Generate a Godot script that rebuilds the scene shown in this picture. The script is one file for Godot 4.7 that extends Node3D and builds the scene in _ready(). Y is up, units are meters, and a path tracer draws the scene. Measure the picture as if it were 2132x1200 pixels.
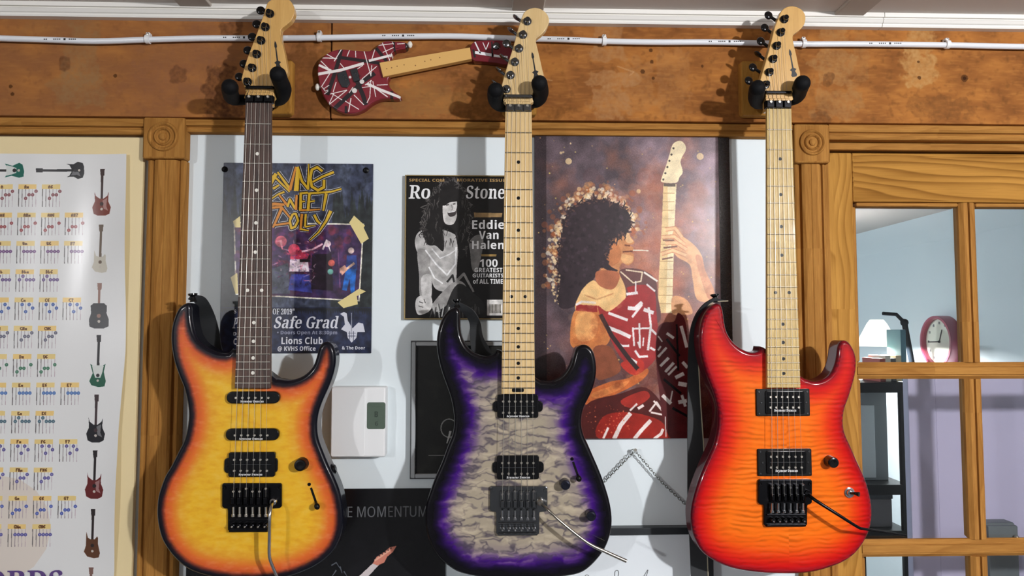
extends Node3D
# A wall in a home music room: three electric guitars on hangers, posters, door casings, a glazed door.
const IW := 2132.0
const IH := 1200.0
const FOCAL := 1540.0
var cam_pos := Vector3(0, 1.65, 1.35)
var cam_basis := Basis()
var names := {}
var mats := {}
var org := Vector3.ZERO          # base of the thing being built; meshes are stored relative to it
var rng := RandomNumberGenerator.new()
const CEIL := 2.2275

# ------------------------------------------------------------------ geometry helpers
func P(px: float, py: float, z: float) -> Vector3:
	var d: Vector3 = cam_basis * Vector3((px - IW * 0.5) / FOCAL, (IH * 0.5 - py) / FOCAL, -1.0)
	return cam_pos + d * ((z - cam_pos.z) / d.z)

func P2(px: float, py: float, z: float) -> Vector2:
	var p := P(px, py, z)
	return Vector2(p.x, p.y)

func pts(a: Array, z: float) -> PackedVector2Array:
	var o := PackedVector2Array()
	for i in range(0, a.size(), 2):
		o.append(P2(a[i], a[i + 1], z))
	return o

class MB:
	var v := PackedVector3Array()
	var n := PackedVector3Array()
	var t := PackedVector2Array()
	var planar := false
	var rect := Rect2()
	var swap := false
	var shift := Vector2.ZERO
	var xf := Transform3D()
	func uv(p: Vector3, nn: Vector3) -> Vector2:
		if planar:
			return Vector2((p.x - rect.position.x) / rect.size.x, (rect.position.y - p.y) / rect.size.y)
		var a := nn.abs()
		var r := Vector2(p.x, p.y)
		if a.x > a.y and a.x > a.z:
			r = Vector2(p.z, p.y)
		elif a.y > a.z:
			r = Vector2(p.x, p.z)
			if swap:
				r = Vector2(p.z, p.x)
				return r + shift
		if swap:
			r = Vector2(r.y, r.x)
		return r + shift
	func tri(a: Vector3, b: Vector3, c: Vector3, na: Vector3, nb: Vector3, nc: Vector3) -> void:
		a = xf * a; b = xf * b; c = xf * c
		na = (xf.basis * na).normalized(); nb = (xf.basis * nb).normalized(); nc = (xf.basis * nc).normalized()
		var g := (b - a).cross(c - a)
		if g.length_squared() < 1e-18:
			return
		if g.dot(na + nb + nc) > 0.0:
			var s := b; b = c; c = s
			s = nb; nb = nc; nc = s
		v.append(a); v.append(b); v.append(c)
		n.append(na); n.append(nb); n.append(nc)
		var gn := g.normalized()
		t.append(uv(a, gn)); t.append(uv(b, gn)); t.append(uv(c, gn))
	func quad(a: Vector3, b: Vector3, c: Vector3, d: Vector3, na: Vector3, nb: Vector3, nc: Vector3, nd: Vector3) -> void:
		tri(a, b, c, na, nb, nc)
		tri(a, c, d, na, nc, nd)
	func box(lo: Vector3, hi: Vector3, b := 0.0) -> void:
		b = min(b, 0.49 * min(hi.x - lo.x, min(hi.y - lo.y, hi.z - lo.z)))
		var cc := (lo + hi) * 0.5
		var h := (hi - lo) * 0.5
		for ax in 3:
			for s in [-1.0, 1.0]:
				var nn := Vector3.ZERO
				nn[ax] = s
				var u := (ax + 1) % 3
				var w := (ax + 2) % 3
				var q: Array[Vector3] = []
				for k in [[-1, -1], [1, -1], [1, 1], [-1, 1]]:
					var p := Vector3.ZERO
					p[ax] = s * h[ax]
					p[u] = k[0] * (h[u] - b)
					p[w] = k[1] * (h[w] - b)
					q.append(cc + p)
				quad(q[0], q[1], q[2], q[3], nn, nn, nn, nn)
		if b <= 0.0:
			return
		for ax in 3:
			var u := (ax + 1) % 3
			var w := (ax + 2) % 3
			for su in [-1.0, 1.0]:
				for sw in [-1.0, 1.0]:
					var nu := Vector3.ZERO
					nu[u] = su
					var nw := Vector3.ZERO
					nw[w] = sw
					var q: Array[Vector3] = []
					for e in [[-1.0, 0], [1.0, 0], [1.0, 1], [-1.0, 1]]:
						var p := Vector3.ZERO
						p[ax] = e[0] * (h[ax] - b)
						p[u] = su * (h[u] - (b if e[1] == 1 else 0.0))
						p[w] = sw * (h[w] - (b if e[1] == 0 else 0.0))
						q.append(cc + p)
					quad(q[0], q[1], q[2], q[3], nu, nu, nw, nw)
		for sx in [-1.0, 1.0]:
			for sy in [-1.0, 1.0]:
				for sz in [-1.0, 1.0]:
					var s := Vector3(sx, sy, sz)
					tri(cc + s * (h - Vector3(0, b, b)), cc + s * (h - Vector3(b, 0, b)), cc + s * (h - Vector3(b, b, 0)), Vector3(sx, 0, 0), Vector3(0, sy, 0), Vector3(0, 0, sz))
	# an outline in x, y given depth, with rounded edges
	func prism(poly: PackedVector2Array, z0: float, z1: float, bf := 0.0, bb := 0.0, steps := 3, smooth := true) -> void:
		var q := poly.duplicate()
		var area := 0.0
		for i in q.size():
			area += q[i].cross(q[(i + 1) % q.size()])
		if area < 0.0:
			q.reverse()
		var m := q.size()
		var vn := PackedVector2Array()
		var en := PackedVector2Array()
		for i in m:
			var e := (q[(i + 1) % m] - q[i]).normalized()
			en.append(Vector2(e.y, -e.x))
		var mit := PackedFloat32Array()
		for i in m:
			var a := (en[i] + en[(i + m - 1) % m]).normalized()
			vn.append(a)
			mit.append(1.0 / max(0.5, a.dot(en[i])))
		var rings := []   # inset, z, angle (from side to face)
		if bb > 0.0:
			for k in range(steps, -1, -1):
				var an := PI * 0.5 * k / steps
				rings.append([bb * (1.0 - cos(an)), z0 + bb - bb * sin(an), -an])
		else:
			rings.append([0.0, z0, 0.0])
		if bf > 0.0:
			for k in range(0, steps + 1):
				var an := PI * 0.5 * k / steps
				rings.append([bf * (1.0 - cos(an)), z1 - bf + bf * sin(an), an])
		else:
			rings.append([0.0, z1, 0.0])
		for r in rings.size() - 1:
			var A: Array = rings[r]
			var B: Array = rings[r + 1]
			for i in m:
				var j := (i + 1) % m
				var n0 := vn[i] if smooth else en[i]
				var n1 := vn[j] if smooth else en[i]
				var a0 := q[i] - vn[i] * mit[i] * float(A[0])
				var a1 := q[j] - vn[j] * mit[j] * float(A[0])
				var b0 := q[i] - vn[i] * mit[i] * float(B[0])
				var b1 := q[j] - vn[j] * mit[j] * float(B[0])
				var ca := cos(float(A[2])); var sa := sin(float(A[2]))
				var cb := cos(float(B[2])); var sb := sin(float(B[2]))
				quad(Vector3(a0.x, a0.y, A[1]), Vector3(a1.x, a1.y, A[1]), Vector3(b1.x, b1.y, B[1]), Vector3(b0.x, b0.y, B[1]),
					Vector3(n0.x * ca, n0.y * ca, sa), Vector3(n1.x * ca, n1.y * ca, sa), Vector3(n1.x * cb, n1.y * cb, sb), Vector3(n0.x * cb, n0.y * cb, sb))
		for f in 2:
			var ins: float = rings[0][0] if f == 0 else rings[-1][0]
			var z: float = rings[0][1] if f == 0 else rings[-1][1]
			var pp := PackedVector2Array()
			for i in m:
				pp.append(q[i] - vn[i] * mit[i] * ins)
			var ix := Geometry2D.triangulate_polygon(pp)
			if ix.is_empty():
				ix = Geometry2D.triangulate_polygon(q)
			if ix.is_empty():
				print("no triangles for an outline of ", m)
			var nn := Vector3(0, 0, -1.0 if f == 0 else 1.0)
			for k in range(0, ix.size(), 3):
				var a := pp[ix[k]]; var b := pp[ix[k + 1]]; var c := pp[ix[k + 2]]
				tri(Vector3(a.x, a.y, z), Vector3(b.x, b.y, z), Vector3(c.x, c.y, z), nn, nn, nn)
	# a profile of [radius, height] turned about an axis
	func lathe(c: Vector3, prof: Array, seg := 20, axis := Vector3(0, 0, 1), smooth := false) -> void:
		var zz := axis.normalized()
		var xx := zz.cross(Vector3(0.13, 0.97, 0.21)).normalized()
		var yy := zz.cross(xx)
		var sn: Array[Vector2] = []
		for k in prof.size() - 1:
			var d := Vector2(prof[k + 1][0] - prof[k][0], prof[k + 1][1] - prof[k][1])
			sn.append(Vector2(d.y, -d.x).normalized())
		for k in prof.size() - 1:
			var nA := sn[k]
			var nB := sn[k]
			if smooth:
				if k > 0: nA = (sn[k] + sn[k - 1]).normalized()
				if k < prof.size() - 2: nB = (sn[k] + sn[k + 1]).normalized()
			for i in seg:
				var a0 := TAU * i / seg
				var a1 := TAU * (i + 1) / seg
				var d0 := xx * cos(a0) + yy * sin(a0)
				var d1 := xx * cos(a1) + yy * sin(a1)
				quad(c + d0 * prof[k][0] + zz * prof[k][1], c + d1 * prof[k][0] + zz * prof[k][1], c + d1 * prof[k + 1][0] + zz * prof[k + 1][1], c + d0 * prof[k + 1][0] + zz * prof[k + 1][1],
					d0 * nA.x + zz * nA.y, d1 * nA.x + zz * nA.y, d1 * nB.x + zz * nB.y, d0 * nB.x + zz * nB.y)
	func ball(c: Vector3, r: float, seg := 14, squash := 1.0, axis := Vector3(0, 0, 1)) -> void:
		var pr := []
		for k in 9:
			var a := PI * k / 8.0 - PI * 0.5
			pr.append([r * cos(a), r * squash * sin(a)])
		lathe(c, pr, seg, axis, true)
	func tube(path: Array, rad, seg := 8, caps := true) -> void:
		var m := path.size()
		var up := Vector3(0.217, 0.31, 0.9)
		var px := Vector3.ZERO
		var ringp := []
		var ringn := []
		for i in m:
			var d: Vector3 = (path[min(i + 1, m - 1)] - path[max(i - 1, 0)]).normalized()
			var x := d.cross(up).normalized() if i == 0 else (px - d * px.dot(d)).normalized()
			px = x
			var y := d.cross(x)
			var r: float = rad[i] if rad is Array else rad
			var rp: Array[Vector3] = []
			var rn: Array[Vector3] = []
			for k in seg:
				var a := TAU * k / seg
				var dd := x * cos(a) + y * sin(a)
				rp.append(path[i] + dd * r)
				rn.append(dd)
			ringp.append(rp)
			ringn.append(rn)
		for i in m - 1:
			for k in seg:
				var j := (k + 1) % seg
				quad(ringp[i][k], ringp[i][j], ringp[i + 1][j], ringp[i + 1][k], ringn[i][k], ringn[i][j], ringn[i + 1][j], ringn[i + 1][k])
		if caps:
			for e in [0, m - 1]:
				var d: Vector3 = (path[0] - path[1]).normalized() if e == 0 else (path[m - 1] - path[m - 2]).normalized()
				for k in seg:
					tri(path[e], ringp[e][k], ringp[e][(k + 1) % seg], d, d, d)
	# a strip between two edges, with thickness along z
	func ribbon(L: Array, R: Array, th: float) -> void:
		for i in L.size() - 1:
			var a: Vector3 = L[i]; var b: Vector3 = R[i]; var c: Vector3 = R[i + 1]; var d: Vector3 = L[i + 1]
			var nn := (b - a).cross(d - a).normalized()
			if nn.z < 0: nn = -nn
			var o := nn * th
			quad(a, b, c, d, nn, nn, nn, nn)
			quad(a - o, b - o, c - o, d - o, -nn, -nn, -nn, -nn)
			var sl := (a - b).normalized()
			quad(a, d, d - o, a - o, sl, sl, sl, sl)
			quad(b, c, c - o, b - o, -sl, -sl, -sl, -sl)

func mb() -> MB:
	return MB.new()

func put(m: MB, called: String, mat: Material, parent: Node) -> MeshInstance3D:
	var o := MeshInstance3D.new()
	o.name = called
	var vv := PackedVector3Array()
	vv.resize(m.v.size())
	for i in m.v.size():
		vv[i] = m.v[i] - org
	var a := []
	a.resize(Mesh.ARRAY_MAX)
	a[Mesh.ARRAY_VERTEX] = vv
	a[Mesh.ARRAY_NORMAL] = m.n
	a[Mesh.ARRAY_TEX_UV] = m.t
	var am := ArrayMesh.new()
	am.add_surface_from_arrays(Mesh.PRIMITIVE_TRIANGLES, a)
	am.surface_set_material(0, mat)
	o.mesh = am
	parent.add_child(o, true)
	return o

func numbered(called: String) -> String:
	if not names.has(called):
		names[called] = 0
		return called
	names[called] += 1
	return "%s_%03d" % [called, names[called]]

func thing(called: String, label: String, category: String, at: Vector3, group := "") -> Node3D:
	var o := Node3D.new()
	o.name = numbered(called)
	add_child(o)
	o.position = at
	org = at
	o.set_meta("label", label)
	o.set_meta("category", category)
	if group != "":
		o.set_meta("group", group)
	return o

func structure(called: String, at := Vector3.ZERO) -> Node3D:
	var o := Node3D.new()
	o.name = called
	add_child(o)
	o.position = at
	org = at
	o.set_meta("kind", "structure")
	return o

func catmull(q: PackedVector2Array, sub := 4) -> PackedVector2Array:
	var o := PackedVector2Array()
	var m := q.size()
	for i in m:
		var a := q[(i + m - 1) % m]; var b := q[i]; var c := q[(i + 1) % m]; var d := q[(i + 2) % m]
		for k in sub:
			o.append(b.cubic_interpolate(c, a, d, float(k) / sub))
	return o

func curve3(a: Array, sub := 5) -> Array:
	var o := []
	for i in a.size() - 1:
		var p0: Vector3 = a[max(i - 1, 0)]; var p1: Vector3 = a[i]; var p2: Vector3 = a[i + 1]; var p3: Vector3 = a[min(i + 2, a.size() - 1)]
		for k in sub:
			o.append(p1.cubic_interpolate(p2, p0, p3, float(k) / sub))
	o.append(a[-1])
	return o

func path3(a: Array, sub := 5) -> Array:
	var o := []
	for q in a:
		o.append(P(q[0], q[1], q[2]))
	return curve3(o, sub)

func rrect(x0: float, y0: float, x1: float, y1: float, r: float, sub := 4) -> PackedVector2Array:
	var o := PackedVector2Array()
	for c in [[x1 - r, y1 - r, 0.0], [x0 + r, y1 - r, 0.5], [x0 + r, y0 + r, 1.0], [x1 - r, y0 + r, 1.5]]:
		for k in sub + 1:
			var an: float = PI * (c[2] + 0.5 * k / sub)
			o.append(Vector2(c[0] + r * cos(an), c[1] + r * sin(an)))
	return o

# corners in photo pixels -> world rect on a plane
func wr(x0: float, y0: float, x1: float, y1: float, z: float) -> Rect2:
	var a := P((x0 + x1) * 0.5, y0, z)
	var b := P((x0 + x1) * 0.5, y1, z)
	var l := P(x0, (y0 + y1) * 0.5, z)
	var r := P(x1, (y0 + y1) * 0.5, z)
	return Rect2(l.x, a.y, r.x - l.x, a.y - b.y)    # position = left, top

# ------------------------------------------------------------------ materials
func mat(key: String, col: Color, rough := 0.6, metal := 0.0, coat := 0.0) -> StandardMaterial3D:
	if mats.has(key):
		return mats[key]
	var m := StandardMaterial3D.new()
	m.albedo_color = col
	m.roughness = rough
	m.metallic = metal
	if coat > 0.0:
		m.clearcoat_enabled = true
		m.clearcoat = coat
		m.clearcoat_roughness = 0.05
	mats[key] = m
	return m

func rgb(r: float, g: float, b: float) -> Color:
	return Color(r / 255.0, g / 255.0, b / 255.0)

func tex_mat(key: String, img: Image, rough := 0.6, coat := 0.0, scale := Vector2.ONE) -> StandardMaterial3D:
	var m := mat(key, Color.WHITE, rough, 0.0, coat)
	img.generate_mipmaps()
	m.albedo_texture = ImageTexture.create_from_image(img)
	m.uv1_scale = Vector3(scale.x, scale.y, 1)
	return m

func noise(seed_: int, freq: float, oct := 3) -> FastNoiseLite:
	var f := FastNoiseLite.new()
	f.seed = seed_
	f.noise_type = FastNoiseLite.TYPE_SIMPLEX_SMOOTH
	f.frequency = freq
	f.fractal_octaves = oct
	return f

func mixc(stops: Array, t: float) -> Color:
	if t <= stops[0][0]:
		return stops[0][1]
	for i in stops.size() - 1:
		if t < stops[i + 1][0]:
			var k: float = (t - stops[i][0]) / (stops[i + 1][0] - stops[i][0])
			return (stops[i][1] as Color).lerp(stops[i + 1][1], k)
	return stops[-1][1]

# wood: grain runs along u; size in metres of one repeat is set by the material's uv scale
func wood_img(w: int, h: int, s: int, dark: Color, light: Color, rings: float, warp: float, contrast: float, streak: float) -> Image:
	var img := Image.create(w, h, false, Image.FORMAT_RGB8)
	var n1 := noise(s, 1.0, 2)
	var n2 := noise(s + 7, 1.0, 3)
	for y in h:
		var v := float(y) / h
		var row := n2.get_noise_2d(v * 90.0, 3.0)
		for x in w:
			var u := float(x) / w
			# blend across the edges so that it repeats
			var wv := n1.get_noise_2d(u * 2.2, v * 2.0)
			var r := v * rings + wv * warp
			var f: float = r - floorf(r)
			f = pow(f, 2.2) if f < 0.9 else (1.0 - f) * 8.0
			var fine := n2.get_noise_2d(u * 14.0, v * 160.0)
			var k := 0.62 - contrast * (clampf(f, 0, 1) - 0.3) + streak * (fine * 0.7 + row * 0.3) + 0.25 * n1.get_noise_2d(u * 3.0 + 40.0, v * 4.0)
			img.set_pixel(x, y, dark.lerp(light, clampf(k, 0, 1)))
	return img

# a picture drawn in photo pixels onto a flat sheet
class Canvas:
	var img: Image
	var sc: Node3D
	var r: Rect2
	var z := 0.0
	var w := 0
	var h := 0
	func q(px: float, py: float) -> Vector2:
		var p: Vector3 = sc.P(px, py, z)
		return Vector2((p.x - r.position.x) / r.size.x * w, (r.position.y - p.y) / r.size.y * h)
	func k() -> float:
		return (q(1001, 600) - q(1000, 600)).x
	func poly(a: Array, c: Color) -> void:
		var o := PackedVector2Array()
		for i in range(0, a.size(), 2):
			o.append(q(a[i], a[i + 1]))
		fill(o, c)
	# the same with rounded corners
	func soft(a: Array, c: Color) -> void:
		var o := PackedVector2Array()
		for i in range(0, a.size(), 2):
			o.append(q(a[i], a[i + 1]))
		fill(sc.catmull(o, 5), c)
	func fill(o: PackedVector2Array, c: Color) -> void:
		var y0 := 1e9; var y1 := -1e9
		for p in o:
			y0 = min(y0, p.y); y1 = max(y1, p.y)
		for y in range(max(0, int(floor(y0))), min(h, int(ceil(y1)) + 1)):
			var yy := y + 0.5
			var xs: Array[float] = []
			for i in o.size():
				var a := o[i]; var b := o[(i + 1) % o.size()]
				if (a.y <= yy) != (b.y <= yy):
					xs.append(a.x + (yy - a.y) / (b.y - a.y) * (b.x - a.x))
			xs.sort()
			for i in range(0, xs.size() - 1, 2):
				var xa := int(round(xs[i])); var xb := int(round(xs[i + 1]))
				if xb > xa:
					if c.a < 1.0:
						for x in range(max(0, xa), min(w, xb)):
							img.set_pixel(x, y, img.get_pixel(x, y).lerp(Color(c.r, c.g, c.b), c.a))
					else:
						img.fill_rect(Rect2i(xa, y, xb - xa, 1), c)
	func stroke(a: Array, width: float, c: Color, w2 := -1.0) -> void:
		var m := a.size() / 2
		var ws := width * k() * 0.5
		var we := (w2 if w2 >= 0.0 else width) * k() * 0.5
		for i in m - 1:
			var p := q(a[i * 2], a[i * 2 + 1]); var s := q(a[i * 2 + 2], a[i * 2 + 3])
			var nn := (s - p).orthogonal().normalized()
			var wa: float = lerp(ws, we, float(i) / (m - 1)); var wb: float = lerp(ws, we, float(i + 1) / (m - 1))
			fill(PackedVector2Array([p + nn * wa, s + nn * wb, s - nn * wb, p - nn * wa]), c)
			if i > 0:
				disc_i(p, wa, c)
	func disc_i(p: Vector2, rad: float, c: Color, ry := -1.0) -> void:
		var o := PackedVector2Array()
		for i in 16:
			o.append(p + Vector2(cos(TAU * i / 16) * rad, sin(TAU * i / 16) * (ry if ry > 0 else rad)))
		fill(o, c)
	func disc(px: float, py: float, rad: float, c: Color, ry := -1.0) -> void:
		disc_i(q(px, py), rad * k(), c, ry * k())
	func cloud(s: int, freq: float, lo: float, hi: float, c: Color, amax: float, stretch := 1.0) -> void:
		var f := FastNoiseLite.new()
		f.seed = s; f.frequency = freq; f.fractal_octaves = 4
		f.noise_type = FastNoiseLite.TYPE_SIMPLEX_SMOOTH
		for y in h:
			for x in w:
				var a := smoothstep(lo, hi, f.get_noise_2d(x * stretch, y)) * amax
				if a > 0.01:
					img.set_pixel(x, y, img.get_pixel(x, y).lerp(c, a))
	func soften(f: float) -> void:
		img.resize(int(w / f), int(h / f), Image.INTERPOLATE_LANCZOS)
		img.resize(w, h, Image.INTERPOLATE_CUBIC)
	# uneven ink: lighter and darker patches and grain
	func mottle(s: int, patch: float, grain: float) -> void:
		var f := FastNoiseLite.new()
		f.seed = s; f.frequency = 0.02; f.fractal_octaves = 4
		f.noise_type = FastNoiseLite.TYPE_SIMPLEX_SMOOTH
		for y in h:
			for x in w:
				var a := f.get_noise_2d(x, y) * patch + f.get_noise_2d(x * 22.0 + 500.0, y * 22.0) * grain
				var c := img.get_pixel(x, y)
				img.set_pixel(x, y, Color(clampf(c.r * (1.0 + a), 0, 1), clampf(c.g * (1.0 + a), 0, 1), clampf(c.b * (1.0 + a), 0, 1)))
	func glyph(s: String, px: float, py: float, cell: float, c: Color) -> void:
		# a tiny 3 x 5 face for print of a few pixels
		var F := {"A": "010101111101101", "B": "110101110101110", "C": "011100100100011", "D": "110101101101110", "E": "111100110100111", "F": "111100110100100", "G": "011100101101011", "m": "000000111111101", "7": "111001010010010", "6": "011100110101010", "#": "101111101111101", "9": "010101011001110", "b": "100100110101110"}
		var x := px
		for ch in s:
			var g: String = F.get(ch, "000000000000000")
			for i in 15:
				if g[i] == "1":
					var a := q(x + (i % 3) * cell, py + (i / 3) * cell)
					var b := q(x + (i % 3 + 1) * cell, py + (i / 3 + 1) * cell)
					img.fill_rect(Rect2i(int(a.x), int(a.y), max(1, int(ceil(b.x - a.x))), max(1, int(ceil(b.y - a.y)))), c)
			x += cell * 3.8

func canvas(r: Rect2, z: float, res: float, bg: Color) -> Canvas:
	var c := Canvas.new()
	c.sc = self
	c.r = r
	c.z = z
	c.w = int(r.size.x * res)
	c.h = int(r.size.y * res)
	c.img = Image.create(c.w, c.h, false, Image.FORMAT_RGB8)
	c.img.fill(bg)
	return c

# lettering, fitted to a rectangle in photo pixels on the plane z
func letters(parent: Node, s: String, x0: float, y0: float, x1: float, y1: float, z: float, m: Material, serif := false, slant := 0.0, weight := 700) -> void:
	var tm := TextMesh.new()
	var f := SystemFont.new()
	f.font_names = PackedStringArray(["Droid Serif" if serif else "Droid Sans"])
	f.font_weight = weight
	tm.font = f
	tm.text = s
	tm.font_size = 48
	tm.pixel_size = 0.001
	tm.depth = 0.0004
	tm.curve_step = 2.0
	tm.material = m
	var bb := tm.get_aabb()
	var r := wr(x0, y0, x1, y1, z)
	var o := MeshInstance3D.new()
	o.name = "lettering"
	o.mesh = tm
	var sx := r.size.x / bb.size.x
	var sy := r.size.y / bb.size.y
	var b := Basis(Vector3(sx, 0, 0), Vector3(slant * sy, sy, 0), Vector3(0, 0, 1))
	var want := Vector3(r.position.x + r.size.x * 0.5, r.position.y - r.size.y * 0.5, z)
	o.transform = Transform3D(b, want - b * (bb.position + bb.size * 0.5) - org)
	parent.add_child(o, true)

func _ready() -> void:
	rng.seed = 11
	setup_view()
	make_materials()
	room()
	trims()
	glazed_door()
	next_room()
	left_door_and_chart()
	wall_things()
	conduit()
	guitars()
	small_guitar()

# ------------------------------------------------------------------ camera, light
func setup_view() -> void:
	cam_basis = Basis(Vector3.UP, deg_to_rad(-1.8)) * Basis(Vector3.RIGHT, deg_to_rad(3.3))
	var c := Camera3D.new()
	c.name = "camera"
	c.transform = Transform3D(cam_basis, cam_pos)
	c.fov = rad_to_deg(2.0 * atan(IH * 0.5 / FOCAL))
	c.near = 0.02
	add_child(c)
	c.current = true
	var e := Environment.new()
	e.background_mode = Environment.BG_COLOR
	e.background_color = Color.BLACK
	e.ambient_light_source = Environment.AMBIENT_SOURCE_DISABLED
	e.tonemap_mode = Environment.TONE_MAPPER_LINEAR
	e.tonemap_exposure = 1.0
	e.sdfgi_enabled = true
	e.ssao_enabled = true
	e.ssil_enabled = true
	var we := WorldEnvironment.new()
	we.name = "environment"
	we.environment = e
	add_child(we)
	ceiling_lamp(Vector3(1.45, 2.1, 2.2), 5.0, Color(0.99, 0.99, 1.0), "frosted bulb on a ceiling fitting towards the glazed door side")
	ceiling_lamp(Vector3(-2.2, 2.1, 3.6), 2.9, Color(0.99, 0.99, 1.0), "frosted bulb on a ceiling fitting towards the chord chart side")

func ceiling_lamp(at: Vector3, energy: float, col: Color, label: String) -> void:
	var t := thing("ceiling_lamp", label, "lamp", Vector3(at.x, CEIL, at.z), "bulbs on the ceiling")
	var m := mb()
	m.lathe(Vector3(at.x, CEIL, at.z), [[0.0, 0.0], [0.06, 0.0], [0.06, 0.02], [0.025, 0.03], [0.022, at.y * -1 + CEIL - 0.035], [0.0, CEIL - at.y - 0.035]], 24, Vector3.DOWN)
	put(m, "fitting", mat("fitting", rgb(225, 225, 222), 0.4), t)
	var b := mb()
	b.ball(at, 0.04, 18)
	var g := StandardMaterial3D.new()
	g.albedo_color = rgb(240, 240, 235)
	g.emission_enabled = true
	g.emission = col
	g.emission_energy_multiplier = 3.0
	put(b, "bulb", g, t)
	var l := OmniLight3D.new()
	l.name = "light"
	l.position = at - org
	l.light_energy = energy
	l.light_color = col
	l.omni_range = 14.0
	l.omni_attenuation = 2.0
	l.light_size = 0.04
	l.shadow_enabled = true
	t.add_child(l)

func make_materials() -> void:
	mat("wall", rgb(224, 233, 236), 0.75)
	mat("ceil", rgb(214, 206, 198), 0.9)
	mat("batten", rgb(186, 177, 166), 0.85)
	mat("white_paint", rgb(236, 233, 226), 0.45)
	mat("black", rgb(10, 10, 11), 0.4)
	mat("black_gloss", rgb(10, 10, 12), 0.18, 0.0, 0.6)
	mat("black_foam", rgb(9, 10, 13), 0.7)
	mat("black_metal", rgb(30, 30, 33), 0.28, 0.9)
	mat("chrome", rgb(200, 200, 202), 0.14, 1.0)
	mat("dark_chrome", rgb(125, 127, 130), 0.2, 1.0)
	mat("silver", rgb(205, 200, 190), 0.3, 1.0)
	mat("ivory", rgb(230, 226, 215), 0.4)
	mat("white_plastic", rgb(232, 233, 233), 0.4)
	mat("print_white", rgb(232, 232, 232), 0.5)
	mat("print_gold", rgb(176, 140, 84), 0.5)
	mat("print_purple", rgb(84, 58, 120), 0.5)
	mat("print_grey", rgb(120, 122, 125), 0.5)
	mat("print_black", rgb(20, 20, 22), 0.5)
	tex_mat("pine_v", wood_img(512, 256, 21, rgb(126, 82, 36), rgb(178, 128, 66), 7.0, 1.2, 0.4, 0.5), 0.55, 0.0, Vector2(1.2, 5.0))
	tex_mat("pine_door", wood_img(512, 256, 25, rgb(134, 90, 36), rgb(190, 141, 70), 8.0, 2.4, 0.6, 0.3), 0.5, 0.0, Vector2(1.0, 5.0))
	tex_mat("pine_rail", wood_img(512, 256, 33, rgb(114, 74, 28), rgb(184, 134, 64), 13.0, 2.2, 0.8, 0.25), 0.5, 0.0, Vector2(0.8, 5.0))
	tex_mat("maple", wood_img(256, 128, 40, rgb(190, 144, 78), rgb(220, 176, 106), 6.0, 0.8, 0.18, 0.35), 0.35, 0.4, Vector2(1.6, 9.0))
	tex_mat("maple_pale", wood_img(256, 128, 44, rgb(196, 162, 108), rgb(222, 192, 138), 7.0, 0.7, 0.2, 0.45), 0.4, 0.2, Vector2(1.6, 10.0))
	tex_mat("maple_flame", wood_img(256, 256, 47, rgb(158, 128, 68), rgb(204, 174, 106), 5.0, 0.6, 0.15, 0.75), 0.5, 0.1, Vector2(3.0, 6.0))
	tex_mat("rosewood", wood_img(256, 128, 50, rgb(38, 27, 24), rgb(92, 68, 58), 9.0, 0.6, 0.3, 0.8), 0.5, 0.0, Vector2(1.4, 9.0))
	tex_mat("block_wood", wood_img(256, 128, 55, rgb(138, 94, 38), rgb(184, 134, 64), 5.0, 1.2, 0.35, 0.35), 0.5, 0.1, Vector2(3.0, 6.0))
	mat("floor_carpet", rgb(98, 100, 104), 0.95)

	for k in ["black", "black_gloss", "black_foam"]:
		mats[k].metallic_specular = 0.3
	for k in ["pine_v", "pine_door", "pine_rail", "block_wood"]:
		mats[k].metallic_specular = 0.15
		mats[k].roughness = 0.7

# ------------------------------------------------------------------ the room shell
func wall_box(called: String, lo: Vector3, hi: Vector3, m: Material) -> void:
	var o := structure(called)
	var b := mb()
	b.box(lo, hi)
	put(b, called + "_surface", m, o)

func room() -> void:
	var door_l := P(1722, 700, 0.0).x
	var door_r := door_right() + 0.004
	var door_t := P(1850, 286, 0.0).y
	var w: Material = mats["wall"]
	var o := structure("wall_back")
	var b := mb()
	b.box(Vector3(-3.2, 0, -0.1), Vector3(door_l, CEIL, 0.0))
	b.box(Vector3(door_r, 0, -0.1), Vector3(2.9, CEIL, 0.0))
	b.box(Vector3(door_l, door_t, -0.1), Vector3(door_r, CEIL, 0.0))
	put(b, "plaster", w, o)
	var w2 := mat("wall_other", rgb(112, 114, 116), 0.8)
	wall_box("wall_left", Vector3(-3.3, 0, -0.1), Vector3(-3.2, CEIL, 5.1), w2)
	wall_box("wall_right", Vector3(2.9, 0, -0.1), Vector3(3.0, CEIL, 5.1), w2)
	wall_box("wall_front", Vector3(-3.3, 0, 5.0), Vector3(3.0, CEIL, 5.1), w2)
	wall_box("floor", Vector3(-3.3, -0.1, -3.6), Vector3(3.0, 0.0, 5.1), mats["floor_carpet"])
	# ceiling of boards with flat battens over the joints
	o = structure("ceiling")
	b = mb()
	b.box(Vector3(-3.3, CEIL, -3.6), Vector3(3.0, CEIL + 0.1, 5.1))
	put(b, "board", mats["ceil"], o)
	for q in [[372, 440, 0], [1066, 1132, 0], [1738, 1800, 0]]:
		var x0 := P(q[0], 8, 0.06).x
		var x1 := P(q[1], 8, 0.06).x
		b = mb()
		b.box(Vector3(x0, CEIL - 0.006, 0.02), Vector3(x1, CEIL + 0.001, 4.98), 0.002)
		put(b, "batten", mats["batten"], o)

func door_right() -> float:
	var g := P(1790, 600, DZ).x
	var w := P(2006, 600, DZ).x - g
	return g + 3.0 * w + 2.0 * (P(2041, 600, DZ).x - g - w) + 0.06

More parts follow.
